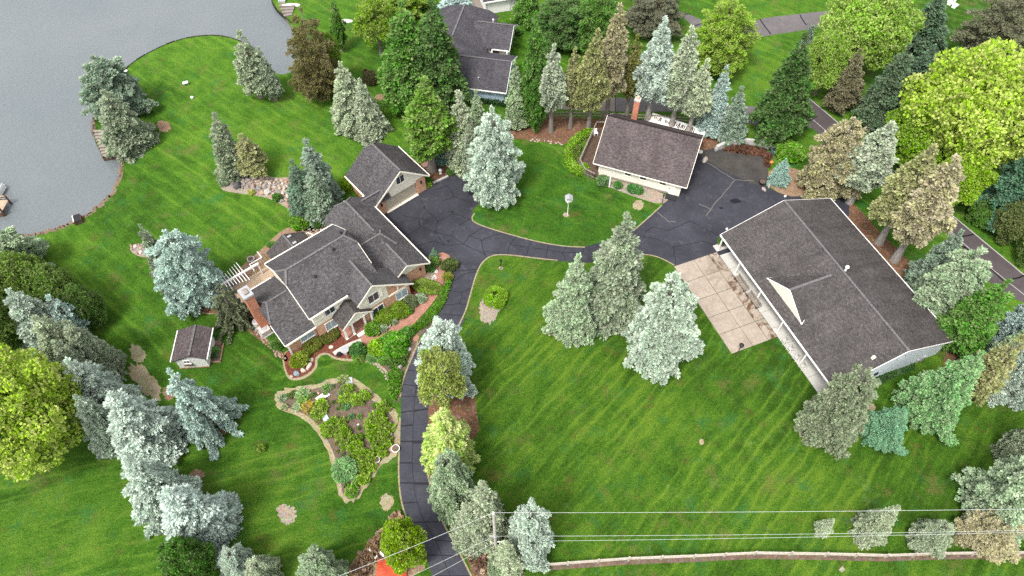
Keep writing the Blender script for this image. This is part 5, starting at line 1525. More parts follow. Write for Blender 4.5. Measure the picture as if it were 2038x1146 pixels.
# --- bushes
def shrub(proto, c, w, hpx, col, label, name='shrub', cat='shrub', group=None, sy=1.0, rz=None, h=None):
    p = PR[proto]
    hh = h if h is not None else hpx
    B = G(c[0], c[1], hh * .45); B.z = 0
    r = w * .5 * MPP(c[0], c[1], hh * .4)
    rz_ = _rot.uniform(0, 6.28) if rz is None else rz
    cc = C[col] if isinstance(col, str) else tuple(x * FB for x in col)
    o = mesh_obj(name, p['crown'])
    o.location = B; o.rotation_euler = (0, 0, rz_); o.scale = (r / p['R'], r / p['R'] * sy, hh / p['h']); o.color = (*cc, 1)
    return tag(o, label, cat, group)
S_ = shrub
S_('ball', (850, 570), 32, 1.1, (.095, .135, .022), 'dark green clipped hedge shrub along the brick walk', sy=1.75, rz=R(75))
S_('ball', (817, 600), 28, 1.3, (.098, .120, .058), 'grey green rounded shrub beside the brick walk')
S_('ball2', (838, 594), 19, .9, 'palegreen', 'pale variegated shrub next to the grey green one')
S_('ball', (796, 616), 38, 1.25, (.095, .150, .014), 'large glossy clipped shrub, right one of two by the entrance')
S_('ball', (763, 629), 40, 1.3, (.100, .155, .016), 'large glossy clipped shrub, left one of two by the entrance')
S_('ball2', (817, 619), 12, .6, 'brightg', 'tiny round plant in the red mulch beside the brick walk')
S_('ball2', (785, 641), 12, .6, 'palegreen', 'tiny pale plant below the left glossy shrub')
S_('ball2', (762, 652), 18, .7, 'palegreen', 'pale mounded plant by the porch')
S_('ball2', (741, 655), 28, 1.1, 'bright2', 'bright green bush right of the porch')
S_('boxy', (622, 688), 34, .85, (.090, .110, .018), 'olive square clipped shrub below the brick wing', rz=HY, sy=.8)
S_('boxy', (656, 667), 38, .85, (.075, .085, .018), 'dark clipped shrub left of the porch with bare patch', rz=HY, sy=.75)
S_('ball2', (596, 716), 36, 1.1, (.120, .155, .018), 'loose yellow green shrub at the corner of the mulch bed', sy=.8, rz=R(40))
S_('ball2', (784, 686), 50, 1.6, (.075, .180, .018), 'large loose green bush below the brick walk')
S_('ball2', (752, 692), 34, 1.3, (.140, .240, .012), 'lime green bush below the porch path')
S_('ball2', (713, 697), 30, 1.1, (.050, .120, .028), 'dark green bush beside the stone path')
S_('ball2', (800, 672), 30, 1.1, (.070, .165, .024), 'green bush at the end of the brick walk by the drive')
S_('ball2', (812, 662), 24, .9, (.06, .15, .025), 'low green bush at the walk fork')
S_('ball2', (714, 712), 22, .7, (.10, .17, .03), 'low mixed plant below the dark green bush')
S_('ball2', (740, 712), 20, .6, (.09, .17, .05), 'grey leaved plant at the edge of the front bed')
S_('ball2', (765, 714), 24, .7, (.08, .16, .03), 'flowering plant at the turn of the front bed')
S_('sprig', (864, 506), 20, 2.2, (.100, .180, .100), 'small upright spruce at the corner of the right wing')
S_('ball2', (866, 521), 18, 1.0, (.09, .15, .03), 'green shrub right of the right wing wall')
S_('ball2', (856, 531), 20, 1.1, (.06, .12, .03), 'dark shrub against the right wing wall')
S_('ball2', (895, 527), 24, 1.1, (.062, .085, .025), 'olive shrub at the top of the brick walk by the drive', sy=1.3)
S_('ball2', (891, 551), 18, .8, (.135, .150, .025), 'yellowish shrub below the olive one along the drive')
S_('boxy', (691, 366), 24, 1.4, (.155, .240, .012), 'lime square clipped shrub by the attached garage', rz=HY)
S_('ball2', (598, 440), 38, 1.3, 'bright2', 'bright green shrub behind the sun room')
S_('ball', (631, 447), 17, 1.2, 'brightg', 'small clipped green cone shrub by the back wall')
S_('ball2', (552, 684), 24, 1.0, 'brightg', 'green shrub at the corner of the west wing')
S_('drum', (987, 592), 41, 1.3, (.120, .215, .012), 'flat topped round clipped shrub on the front lawn')
S_('ball2', (1200, 360), 24, .9, (.075, .130, .05), 'leafy plant by the white post of the ivory cottage')
S_('ball', (1230, 368), 17, .9, (.06, .14, .035), 'round shrub under the first cottage window')
S_('ball2', (1259, 375), 20, .9, (.055, .14, .04), 'dark leafy shrub below the middle cottage window')
S_('ball2', (1272, 379), 16, .8, (.06, .15, .04), 'smaller leafy shrub right of the dark one by the cottage')
S_('ball2', (1571, 303), 48, 1.8, 'bright2', 'bright green bush at the right end of the curved stone wall')
T('cone', (1551, 316), (1549, 362), 44, (.160, .235, .205), SP, 'small blue spruce beside the stained old pavement')
S_('ball', (1013, 78), 34, 1.6, 'brightg', 'large round shrub beside the neighbour porch', sy=.8)
S_('ball', (1007, 95), 26, 1.5, (.05, .15, .018), 'dark round shrub in front of the neighbour porch column')
S_('ball', (1009, 61), 20, 1.2, (.06, .12, .03), 'small shrub by the neighbour gable')
S_('ball', (1029, 61), 20, 1.2, (.07, .14, .03), 'small shrub right of the neighbour gable')
S_('ball', (738, 155), 32, 1.6, (.050, .048, .022), 'round dark brown shrub on the neighbour lawn')
S_('ball', (729, 146), 13, 1.2, 'redbr', 'dark red shrub beside the round brown one')
S_('ball2', (445, 362), 18, .8, 'palegreen', 'small pale green plant at the left end of the rock bed')
S_('ball2', (551, 393), 17, .8, 'brightg', 'round bright green plant among the boulders')
S_('ball2', (501, 383), 13, .4, (.22, .24, .05), 'yellow flowering cushion among the boulders')
S_('ball2', (543, 487), 22, .6, 'brightg', 'low green plant on the patio beside the sun room', sy=.6)
S_('ball2', (428, 698), 16, .5, (.10, .19, .05), 'leafy plant in the shed bed')
S_('ball2', (423, 708), 14, .5, (.06, .11, .04), 'dark plant in the shed bed by the corner')
S_('ball2', (1436, 480), 14, .8, 'brightg', 'green plant at the far corner of the outbuilding')
S_('ball2', (898, 341), 16, .7, 'brightg', 'green plant in the bed behind the driveway court')
S_('ball2', (853, 368), 12, .5, 'yg', 'green tuft at the garage corner')
S_('ball', (873, 312), 42, 1.6, (.09, .15, .12), 'grey blue shrub around the bare conifer trunk')
S_('ball2', (1532, 892), 0.5, .1, 'green', 'x') if False else None

# curved hedge beside the cottage deck
def leaf_bed(name, pix, n, leaf, col, hgt, seed, k=5, poly=True, width=.5, mat='leaf'):
    rs = np.random.RandomState(seed)
    pts = []
    if poly:
        xs = [p[0] for p in pix]; ys = [p[1] for p in pix]
        while len(pts) < n:
            x, y = rs.uniform(min(xs), max(xs)), rs.uniform(min(ys), max(ys))
            if in_poly(x, y, pix):
                g_ = G(x, y); pts.append((g_.x, g_.y, rs.uniform(.05, 1) * hgt))
    else:
        q = smooth_poly(W(pix), 2, False)
        for _ in range(n):
            i = rs.randint(len(q) - 1); p = q[i].lerp(q[i + 1], rs.uniform())
            a = rs.uniform(0, 6.28); r_ = width * math.sqrt(rs.uniform())
            pts.append((p.x + math.cos(a) * r_, p.y + math.sin(a) * r_, hgt * rs.uniform(.25, 1) * (1 - .45 * (r_ / width) ** 2)))
    P = np.array(pts)
    c0 = P[:, :2].mean(0)
    P[:, :2] -= c0
    tint = np.clip(.5 + .45 * np.sin(P[:, 0] * 1.1 + seed) * np.cos(P[:, 1] * 1.3) + rs.uniform(-.4, .4, len(P)), 0, 1)
    V, Q, A = blades(rs, P, np.tile([[0, 0, 1.0]], (len(P), 1)), np.full(len(P), leaf), k, 1.1, .4, .2, tint)
    V[:, 2] = np.maximum(V[:, 2], .03)
    me = np_mesh(name, V, Q, A)
    me.materials.append(M_[mat])
    o = mesh_obj(name, me)
    o.location = (c0[0], c0[1], 0)
    o.color = (*[x * FB for x in col], 1)
    return o
tag(leaf_bed('hedge', [(1172, 266), (1152, 276), (1138, 290), (1131, 308), (1133, 325), (1142, 340), (1154, 347), (1164, 338)], 2600, .2, (.115, .200, .018), 1.15, 5, 4, False, .62), 'curved bright green hedge around the cottage deck', 'hedge')
tag(leaf_bed('hedge', [(1150, 296), (1143, 310), (1147, 325), (1152, 333)], 700, .2, (.09, .12, .03), .8, 6, 4, False, .5), 'low olive hedge inside the curved bright one', 'hedge')
for i, (pix, n, col, hh) in enumerate(([[(893, 560), (900, 555), (886, 600), (868, 630), (848, 650), (826, 662), (818, 655), (846, 632), (868, 606), (882, 575)], 1500, (.085, .180, .020), .45],
                                        [[(772, 745), (790, 735), (800, 742), (796, 780), (786, 800), (776, 785)], 800, (.090, .190, .022), .5],
                                        [[(778, 720), (800, 700), (814, 702), (806, 728), (790, 736), (776, 734)], 500, (.085, .160, .03), .45],
                                        [[(1712, 770), (1745, 752), (1800, 735), (1815, 728), (1818, 735), (1770, 755), (1722, 778)], 700, (.045, .095, .03), .5],
                                        [[(950, 196), (1005, 208), (1005, 216), (948, 206)], 400, (.03, .065, .02), .9])):
    tag(leaf_bed('ground_cover', pix, n, .20, tuple(c_ * .8 for c_ in col), hh, 40 + i), kind='stuff')
# twiggy dry brush at the bottom edge
tag(leaf_bed('dry_brush', [(700, 1148), (712, 1118), (735, 1092), (752, 1070), (780, 1040), (790, 1022), (806, 1040), (812, 1060), (770, 1090), (740, 1120), (730, 1148)], 420, .55, (.17, .115, .075), .5, 60, 3), kind='stuff')
tag(leaf_bed('dry_brush', [(925, 1080), (945, 1100), (985, 1120), (985, 1142), (950, 1142)], 160, .4, (.16, .10, .07), .3, 61, 3), kind='stuff')
# leafy garden plants, one object each
gp = random.Random(5)
REG = [([(670, 778), (690, 772), (712, 775), (732, 790), (730, 798), (690, 804), (676, 800)], 12, (.130, .205, .022), 'bright lime leafy plant in the upper part of the garden bed'),
       ([(625, 808), (640, 802), (660, 815), (655, 828), (630, 826)], 6, (.130, .205, .022), 'lime leafy plant at the left rim of the garden bed'),
       ([(637, 842), (690, 836), (708, 850), (690, 868), (650, 866)], 14, (.130, .205, .022), 'lime leafy plant in the middle left of the garden bed'),
       ([(736, 815), (765, 805), (788, 822), (780, 850), (772, 885), (740, 880), (730, 840)], 30, (.130, .205, .022), 'lime leafy plant on the drive side of the garden bed'),
       ([(680, 880), (720, 866), (770, 868), (768, 905), (740, 916), (690, 912)], 30, (.130, .205, .022), 'lime leafy plant in the lower middle of the garden bed'),
       ([(712, 925), (745, 918), (742, 945), (725, 962), (710, 955)], 12, (.130, .205, .022), 'lime leafy plant near the lower tip of the garden bed'),
       ([(690, 966), (708, 966), (706, 986), (692, 984)], 4, (.120, .225, .03), 'green leafy plant at the lower tip of the garden bed')]
for pix, n, col, lab in REG:
    xs = [p[0] for p in pix]; ys = [p[1] for p in pix]
    k = 0
    while k < n:
        x, y = gp.uniform(min(xs), max(xs)), gp.uniform(min(ys), max(ys))
        if not in_poly(x, y, pix): continue
        f = gp.uniform(.8, 1.2)
        shrub(gp.choice(('hosta', 'hosta2')), (x, y), gp.uniform(14, 20), gp.uniform(.5, .8), (col[0] * f, col[1] * f, col[2]), lab, 'leafy_plant', 'plant', lab.replace('plant', 'plants'))
        k += 1
for k in range(46):
    while True:
        x, y = gp.uniform(555, 760), gp.uniform(752, 985)
        if in_poly(x, y, garden_pix): break
    f = gp.choice(((.09, .15, .03), (.12, .17, .07), (.07, .12, .03), (.15, .15, .05)))
    shrub(gp.choice(('hosta', 'hosta2')), (x, y), gp.uniform(5, 10), gp.uniform(.2, .4), f, 'small seedling tuft on the bare soil of the garden bed', 'seedling', 'plant', 'seedlings on the bare soil of the garden bed')
S_('ball2', (686, 936), 46, 1.1, (.110, .195, .075), 'large blue green bush at the lower left of the garden bed')
for c, w, col, lab in (((612, 810), 22, (.20, .16, .03), 'orange yellow plant in the garden bed'), ((591, 809), 16, (.19, .25, .13), 'pale leafy rosette in the garden bed'), ((603, 785), 24, (.13, .20, .08), 'grey green mat at the upper left of the garden bed'), ((562, 792), 14, (.16, .21, .13), 'pale rosette at the left tip of the garden bed'), ((566, 810), 12, (.19, .22, .11), 'small pale plant at the left tip of the garden bed'),
                      ((600, 796), 18, (.10, .20, .02), 'grass green mat in the garden bed'), ((650, 772), 16, (.10, .17, .05), 'low plant near the upper rim of the garden bed'), ((687, 808), 16, (.07, .16, .05), 'dark leafy plant in the middle of the garden bed'), ((700, 829), 10, (.07, .16, .06), 'small dark rosette in the bare soil of the garden bed'), ((684, 755), 18, (.14, .18, .06), 'pale plant beside the grey slab in the garden bed')):
    S_('hosta2', c, w, .4, col, lab, 'leafy_plant', 'plant')

# ================================================================== STONES AND SMALL THINGS
def stone_mesh(name, seed, flat=.65):
    bm = bmesh.new()
    bmesh.ops.create_icosphere(bm, subdivisions=2, radius=1.0)
    r = random.Random(seed)
    ph = [r.uniform(0, 6) for _ in range(6)]
    for v in bm.verts:
        c = v.co
        f = 1 + .16 * math.sin(c.x * 2.3 + ph[0]) + .13 * math.sin(c.y * 2.9 + ph[1]) + .12 * math.sin(c.z * 2.6 + ph[2]) + r.uniform(-.05, .05)
        v.co = Vector((c.x * f, c.y * f * .8, c.z * f * flat))
    me = bpy.data.meshes.new(name); bm.to_mesh(me); bm.free()
    me.materials.append(M_['stone'])
    return me
ST = [stone_mesh('stone_%s' % 'abcdef'[i], 100 + i, (.6, .7, .5, .65, .55, .75)[i]) for i in range(6)]
sr_ = random.Random(11)
STC = [(.40, .27, .20), (.46, .34, .26), (.36, .22, .17), (.42, .36, .31), (.30, .28, .27), (.48, .40, .33), (.38, .25, .20), (.27, .25, .24), (.50, .42, .36)]
def stone(px, py, w, label, group=None, col=None, name='boulder', cat='boulder', sz=1.0):
    o = mesh_obj(name, sr_.choice(ST))
    r = w * .5 * MPP(px, py)
    o.location = G(px, py); o.location.z = r * .25
    o.rotation_euler = (sr_.uniform(-.3, .3), sr_.uniform(-.3, .3), sr_.uniform(0, 6.28))
    o.scale = (r * sr_.uniform(.9, 1.15), r * sr_.uniform(.9, 1.15), r * sz * sr_.uniform(.85, 1.1))
    c = col or sr_.choice(STC)
    f = sr_.uniform(.85, 1.15)
    o.color = (c[0] * f, c[1] * f, c[2] * f, 1)
    return tag(o, label, cat, group)
def scatter(pix, n, w0, w1, label, group, col=None, mind=.8):
    xs = [p[0] for p in pix]; ys = [p[1] for p in pix]
    pts = []
    tries = 0
    while len(pts) < n and tries < n * 60:
        tries += 1
        x, y = sr_.uniform(min(xs), max(xs)), sr_.uniform(min(ys), max(ys))
        w = sr_.uniform(w0, w1)
        if in_poly(x, y, pix) and all((x - a) ** 2 + (1.6 * (y - b)) ** 2 > ((w + c) * .5 * mind) ** 2 for a, b, c in pts): pts.append((x, y, w))
    for x, y, w in pts: stone(x, y, w, label, group, col)
scatter([(500, 356), (520, 352), (548, 358), (576, 358), (580, 385), (578, 412), (560, 400), (535, 388), (508, 380), (498, 368)], 70, 7, 13.5, 'pinkish field boulder piled in the long rock bed', 'boulders piled in the long rock bed')
scatter([(455, 357), (498, 354), (504, 372), (480, 378), (460, 370)], 22, 6, 10, 'greyish boulder at the left part of the long rock bed', 'boulders at the left of the long rock bed', (.28, .25, .23))
stone(474, 371, 19, 'largest dark grey boulder in the long rock bed', None, (.085, .085, .085))
stone(532, 384, 19, 'pale grey flat slab in the long rock bed', None, (.42, .41, .38), sz=.6)
scatter([(258, 492), (272, 486), (292, 487), (298, 500), (288, 510), (268, 503)], 18, 5, 9, 'small boulder in the stone ring left of the bright blue spruce', 'boulders in the stone ring')
scatter([(385, 580), (404, 572), (418, 590), (424, 615), (405, 620), (388, 600)], 60, 5, 9, 'reddish stone in the heap below the bright blue spruce', 'stones in the heap', (.30, .17, .12))
scatter([(600, 444), (615, 440), (650, 450), (650, 462), (620, 468), (602, 462)], 24, 5, 9, 'stone in the strip behind the back eave of the house', 'stones behind the house')
scatter([(500, 640), (515, 652), (545, 690), (570, 712), (562, 722), (535, 695), (505, 660)], 34, 4, 8, 'stone along the side wall of the west wing', 'stones beside the west wing', (.33, .24, .19))
for x, y, w, c, lab in ((660, 691, 12, (.62, .55, .45), 'cream oval stone in the red mulch before the west wing'), (621, 716, 11, (.55, .48, .42), 'pale stone at the top of the mulch bed rim'), (615, 730, 15, (.58, .50, .43), 'long pale stone on the mulch bed rim'), (604, 738, 13, (.56, .46, .38), 'tan stone on the mulch bed rim'), (591, 745, 15, (.24, .29, .32), 'blue grey stone at the bottom of the mulch bed'), (580, 750, 9, (.45, .34, .29), 'small pinkish stone at the lower tip of the mulch bed'),
                        (797, 731, 16, (.55, .51, .49), 'large pale boulder beside the drive'), (802, 719, 10, (.52, .46, .42), 'small pale boulder above the large one beside the drive'), (815, 695, 11, (.55, .52, .48), 'pale boulder at the walk end near the drive'), (816, 658, 18, (.55, .52, .47), 'long pale stone at the walk fork'), (828, 645, 7, (.40, .22, .15), 'rusty stone beside the brick walk'), (810, 594, 9, (.62, .60, .56), 'white stone next to the grey green shrub'),
                        (777, 845, 10, (.50, .33, .22), 'tan boulder among the lime plants near the drive'), (777, 865, 10, (.50, .44, .42), 'pinkish grey boulder among the lime plants near the drive'), (776, 892, 14, (.50, .33, .26), 'largest pink boulder at the garden rim'), (750, 806, 7, (.55, .5, .45), 'small pale boulder near the upper garden tip'), (634, 782, 7, (.42, .28, .22), 'small reddish stone in the garden bed'), (713, 845, 5, (.6, .58, .52), 'tiny white stone in the bare soil'), (702, 960, 8, (.28, .17, .15), 'dark red gazing stone near the lower garden tip'),
                        (874, 513, 9, (.62, .60, .57), 'white stone beside the right wing'), (868, 540, 10, (.60, .58, .55), 'white rock by the wall of the right wing'), (818, 607, 0.01, (.5, .5, .5), None), (733, 700, 8, (.5, .48, .44), 'grey stone below the dark green bush'), (1520, 378, 10, (.45, .38, .33), 'pale rock at the edge of the stained pavement'), (1530, 371, 11, (.42, .36, .32), 'rock beside the small blue spruce shrub'), (1402, 320, 16, (.38, .33, .28), 'rock pile stone at the cottage back corner'), (1394, 303, 10, (.55, .52, .48), 'white stone by the cottage back wall'), (1628, 362, 7, (.7, .68, .66), 'white stone below the broad tan spruce'), (1562, 391, 7, (.7, .69, .66), 'white stone on the court before the outbuilding')):
    if lab: stone(x, y, w, lab, None, c)
# border stones of the front walls: pale gravel strip by the right wing
scatter([(842, 576), (866, 548), (872, 552), (850, 580), (825, 598), (820, 592)], 26, 4, 7, 'white border stone between the wall and the clipped hedge', 'white border stones by the right wing', (.60, .58, .55), .7)
scatter([(738, 715), (770, 734), (778, 760), (772, 762), (760, 738), (735, 722)], 24, 3.5, 6, 'small border stone of the front bed', 'border stones of the front bed', (.38, .32, .28))
scatter([(184, 243), (190, 238), (193, 262), (188, 275), (184, 262)], 9, 4, 7, 'dark shore stone by the landing', 'shore stones by the landing', (.12, .10, .09))
scatter([(233, 310), (240, 312), (243, 330), (241, 350), (237, 350), (238, 330)], 12, 3, 6, 'brown shore stone below the landing', 'shore stones below the landing', (.20, .14, .11))
scatter([(1058, 276), (1120, 284), (1120, 289), (1056, 281)], 14, 4, 6, 'pale edging stone of the needle bed', 'edging stones of the needle bed', (.42, .34, .27))

def simple(name, label, cat, px, py, rz=0.0, group=None, z=0.0):
    return thing(name, label, cat, G(px, py, z), rz, group)
def pt(name, fn, mat, parent):
    bm = bmesh.new(); fn(bm); return from_bm(name, bm, mat, parent)
# rail fences -----------------------------------------------------------
def rail_fence(pix, spacing, label, mat, h=1.1, rails=2, post=.14, seed=1):
    P = [G(*p) for p in pix]
    t = thing('rail_fence', label, 'fence', P[0])
    o0 = Vector(P[0]); r = random.Random(seed)
    posts = []
    for a, b in zip(P, P[1:]):
        n = max(1, round((b - a).length / spacing))
        for i in range(n): posts.append(a.lerp(b, i / n))
    posts.append(P[-1])
    for p in posts:
        q = p - o0
        pt('post', lambda bm: (box(bm, (q.x, q.y, 0), (post, post, h + r.uniform(-.06, .08)), r.uniform(-.2, .2))), mat, t)
    for a, b in zip(posts, posts[1:]):
        for k in range(rails):
            z = h * (.42 + .44 * k / max(1, rails - 1))
            a_, b_ = a - o0, b - o0
            e = (b_ - a_).normalized() * .18
            j = r.uniform(-.05, .05)
            pt('rail', lambda bm: beam(bm, Vector((a_.x, a_.y, z + j)) - e, Vector((b_.x, b_.y, z - j)) + e, .11, .10), mat, t)
    return t
rail_fence([(1068, 1129), (1130, 1124), (1250, 1115), (1380, 1110), (1500, 1104), (1640, 1106), (1760, 1109), (1870, 1105), (2060, 1103), (2200, 1101)], 3.0, 'pale split rail fence along the bottom of the front lawn', M_['wood_pale'], 1.15, 2, .17, 2)
bm = bmesh.new()
ribbon(bm, W([(1068, 1131), (1130, 1127), (1250, 1118), (1380, 1113), (1500, 1107), (1640, 1109), (1760, 1112), (1870, 1108), (2060, 1106), (2200, 1104)]), .5, .014)
o = from_bm('fence_strip', bm, M_['soil']); o['kind'] = 'structure'
rail_fence([(1090, 234), (1200, 236), (1290, 240), (1380, 246), (1440, 250)], 2.6, 'grey rail fence behind the cottage along the lane', M_['wood_grey'], 1.2, 2, .16, 3)
# utility pole and wires ---------------------------------------------------
UB = G(988, 1104)
up = thing('utility_pole', 'weathered utility pole between the pale spruces at the bottom', 'utility pole', UB)
UHT = HGT((988, 1104), (991, 1022))[1]
pt('pole', lambda bm: cyl(bm, (0, 0, -.1), (0, 0, UHT), .17, .12, 10), plain('pale_pole_wood', (.42, .38, .34), .9, .25, 4), up)
zl = HGT((988, 1104), (990, 1067))[1]; zl2 = HGT((988, 1104), (990, 1078))[1]
pt('insulator', lambda bm: cyl(bm, (0, 0, UHT - .05), (0, 0, UHT + .3), .08, .06, 8), M_['white'], up)
pt('crossarm', lambda bm: (beam(bm, (-.55, 0, zl), (.25, 0, zl), .12, .14), cyl(bm, (0, 0, zl - .2), (0, 0, zl + .2), .24, .2, 10)), M_['grey'], up)
pt('bracket', lambda bm: (beam(bm, (0, 0, zl2), (.75, 0, zl2), .1, .1), cyl(bm, (.75, 0, zl2 - .15), (.75, 0, zl2 + .18), .12, .1, 8)), M_['white'], up)
pt('meter_box', lambda bm: box(bm, (.25, -.2, .4), (.3, .25, .5)), M_['white'], up)
wire_m = plain('pale_wire', (.45, .47, .45), .5)
def wire(label, a, b, sag):
    bm = bmesh.new()
    a, b = Vector(a), Vector(b)
    n = 24
    prev_ = None
    for i in range(n + 1):
        t = i / n
        p = a.lerp(b, t); p.z -= sag * 4 * t * (1 - t)
        if prev_ is not None: cyl(bm, prev_, p, .014, .014, 5)
        prev_ = p
    tag(from_bm('power_wire', bm, wire_m), label, 'wire')
wire('topmost wire from the utility pole to the right edge', UB + Vector((0, 0, UHT + .25)), G(2150, 1011, UHT + .2), .35)
wire('middle wire from the utility pole to the right edge', UB + Vector((.1, 0, zl)), G(2150, 1053, zl + .2), .5)
wire('lowest and brightest wire to the right edge', UB + Vector((.75, 0, zl2 + .1)), G(2150, 1056, zl2 + .9), .45)
wire('topmost wire from the utility pole to the lower left', UB + Vector((0, 0, UHT + .25)), G(560, 1190, UHT + .2), .4)
wire('middle wire from the utility pole to the lower left', UB + Vector((-.1, 0, zl)), G(700, 1200, zl + .4), .3)
wire('lowest wire from the utility pole to the lower left', UB + Vector((0, 0, zl2)), G(720, 1220, zl2 + .3), .3)
# lamps, bird house --------------------------------------------------------
bh = simple('bird_house', 'white bird house on a tall pole in a round bare patch', 'bird house', 1129, 429)
pt('pole', lambda bm: cyl(bm, (0, 0, 0), (0, 0, 3.0), .06, .05, 8), M_['white'], bh)
pt('house_box', lambda bm: (box(bm, (0, 0, 2.9), (.75, .62, .62), .5)), M_['white'], bh)
pt('roof', lambda bm: (profile(bm, [(-.5, 3.5), (.5, 3.5), (0, 3.85)], -.42, .42)), M_['grey'], bh)
lp = simple('lamp_post', 'dark yard light on a pole at the near corner of the concrete pad', 'lamp', 1463, 711)
pt('pole', lambda bm: cyl(bm, (0, 0, 0), (0, 0, 2.5), .05, .045, 8), M_['wood_dark'], lp)
pt('lantern', lambda bm: (box(bm, (0, 0, 2.5), (.34, .34, .34)), cyl(bm, (0, 0, 2.84), (0, 0, 3.05), .3, .05, 8)), M_['black'], lp)
lp2 = simple('lamp_post', 'small dark lamp post on the front lawn near the drive bend', 'lamp', 997, 535)
pt('pole', lambda bm: cyl(bm, (0, 0, 0), (0, 0, 1.5), .045, .04, 8), M_['black'], lp2)
pt('lantern', lambda bm: (box(bm, (0, 0, 1.5), (.22, .22, .28)), cyl(bm, (0, 0, 1.78), (0, 0, 1.95), .2, .04, 8)), M_['black'], lp2)
p3 = simple('lamp_post', 'thin black lamp post at the cottage corner by the court', 'lamp', 1317, 405)
pt('pole', lambda bm: cyl(bm, (0, 0, 0), (0, 0, 1.5), .05, .05, 8), M_['black'], p3)
pt('lantern', lambda bm: box(bm, (0, 0, 1.5), (.2, .2, .2)), M_['black'], p3)
bb = simple('bird_bath', 'grey bird bath beside the stone path before the porch', 'bird bath', 689, 704)
pt('pedestal', lambda bm: cyl(bm, (0, 0, 0), (0, 0, .75), .2, .12, 10), M_['grey'], bb)
pt('bowl', lambda bm: (cyl(bm, (0, 0, .75), (0, 0, .95), .2, .48, 16)), M_['grey'], bb)
tag(pt('garden_post', lambda bm: (beam(bm, (0, 0, 0), (.05, 0, 1.2), .08, .08)), M_['wood_tan'], None), 'thin tan post in the mulch below the bird bath', 'post').location = G(692, 714)
tag(pt('stone_dog', lambda bm: (cyl(bm, (0, 0, 0), (0, 0, .18), .3, .34, 12), cyl(bm, (0, 0, .15), (0, 0, .42), .28, .18, 12)), M_['black'], None), 'dark rounded ornament left of the bird bath', 'ornament').location = G(676, 706)
sg = simple('fire_bowl', 'round grey fire bowl on the patio behind the house', 'fire bowl', 502, 521)
pt('bowl', lambda bm: (cyl(bm, (0, 0, .25), (0, 0, .6), .28, .46, 18), cyl(bm, (0, 0, .6), (0, 0, .66), .48, .48, 18)), M_['grey'], sg)
pt('ash', lambda bm: cyl(bm, (0, 0, .62), (0, 0, .68), .36, .36, 16), M_['wood_dark'], sg)
pt('stand', lambda bm: cyl(bm, (0, 0, 0), (0, 0, .3), .3, .25, 10), M_['wood_dark'], sg)
# air conditioners and hose reel beside the west wing ------------------------
def ac(px, py, s, label, rnd):
    t = simple('air_conditioner', label, 'air conditioner', px, py, HY)
    pt('cabinet', (lambda bm: cyl(bm, (0, 0, .08), (0, 0, .85), s * .5, s * .5, 18)) if rnd else (lambda bm: box(bm, (0, 0, .08), (s, s, .8))), M_['walk'], t)
    pt('fan_grille', lambda bm: (cyl(bm, (0, 0, .86), (0, 0, .92), s * .36, s * .3, 14)), M_['grey'], t)
    pt('slab', lambda bm: box(bm, (0, 0, 0), (s * 1.25, s * 1.25, .09)), M_['grey'], t)
ac(514, 647, 1.0, 'round white air conditioner by the brick chimney', True)
ac(529, 661, 1.15, 'square white air conditioner right of the round one', False)
hr_ = simple('barrel', 'grey half barrel near the foot of the chimney', 'barrel', 503, 630)
pt('barrel_side', lambda bm: cyl(bm, (0, 0, 0), (0, 0, .55), .38, .45, 14), M_['wood_grey'], hr_)
pt('soil', lambda bm: cyl(bm, (0, 0, .5), (0, 0, .57), .34, .36, 14), M_['soil'], hr_)
# shed bed edging
sb = thing('raised_bed', 'timber edged plant bed beside the garden shed', 'plant bed', G(432, 712), SY)
pt('soil', lambda bm: box(bm, (-.6, 0, 0), (2.2, .9, .12)), M_['soil'], sb)
for c, s in (((-.6, -.5), (2.4, .12)), ((-.6, .5), (2.4, .12)), ((.6, 0), (.12, 1.1))):
    pt('edging_timber', lambda bm: box(bm, (c[0], c[1], 0), (s[0], s[1], .2)), M_['chips'], sb)
# lake side ----------------------------------------------------------------
ld = thing('landing', 'grey plank landing at the lake edge under the spruce', 'landing', G(215, 290))
lo = Vector(ld.location); lang = math.atan2((G(205, 315) - G(185, 263)).y, (G(205, 315) - G(185, 263)).x)
for k in range(9):
    a = G(186 + k * 2.3, 262 + k * 6.2); b = G(228 + k * 1.4, 262 + k * 5.4)
    pt('plank', lambda bm: beam(bm, Vector((a.x, a.y, .12)) - Vector((lo.x, lo.y, 0)), Vector((b.x, b.y, .12)) - Vector((lo.x, lo.y, 0)), .48, .09), M_['wood_grey'], ld)
for x, y in ((187, 266), (206, 314), (230, 308)):
    q = G(x, y) - lo
    pt('post', lambda bm: box(bm, (q.x, q.y, -1.2), (.2, .2, 1.5)), M_['wood_dark'], ld)
a, b, c = G(186, 264) - lo, G(205, 315) - lo, G(231, 309) - lo
pt('face_board', lambda bm: (beam(bm, (a.x, a.y, -.3), (b.x, b.y, -.3), .1, .75), beam(bm, (b.x, b.y, -.3), (c.x, c.y, -.3), .1, .75)), M_['wood_dark'], ld)
bx = simple('shore_box', 'dark slatted box on the lawn at the water edge', 'box', 157, 440, .5)
pt('box_body', lambda bm: box(bm, (0, 0, 0), (1.0, 1.25, .6), 0), M_['wood_dark'], bx)
pt('lid', lambda bm: (box(bm, (-.06, 0, .6), (.9, 1.3, .07)), ), M_['black'], bx)
pt('rope', lambda bm: box(bm, (-.42, 0, .66), (.1, 1.3, .05)), M_['white'], bx)
dck = thing('dock', 'wooden dock with tall posts in the lake at the left edge', 'dock', G(2, 420, LAKE_Z))
dO = Vector(dck.location)
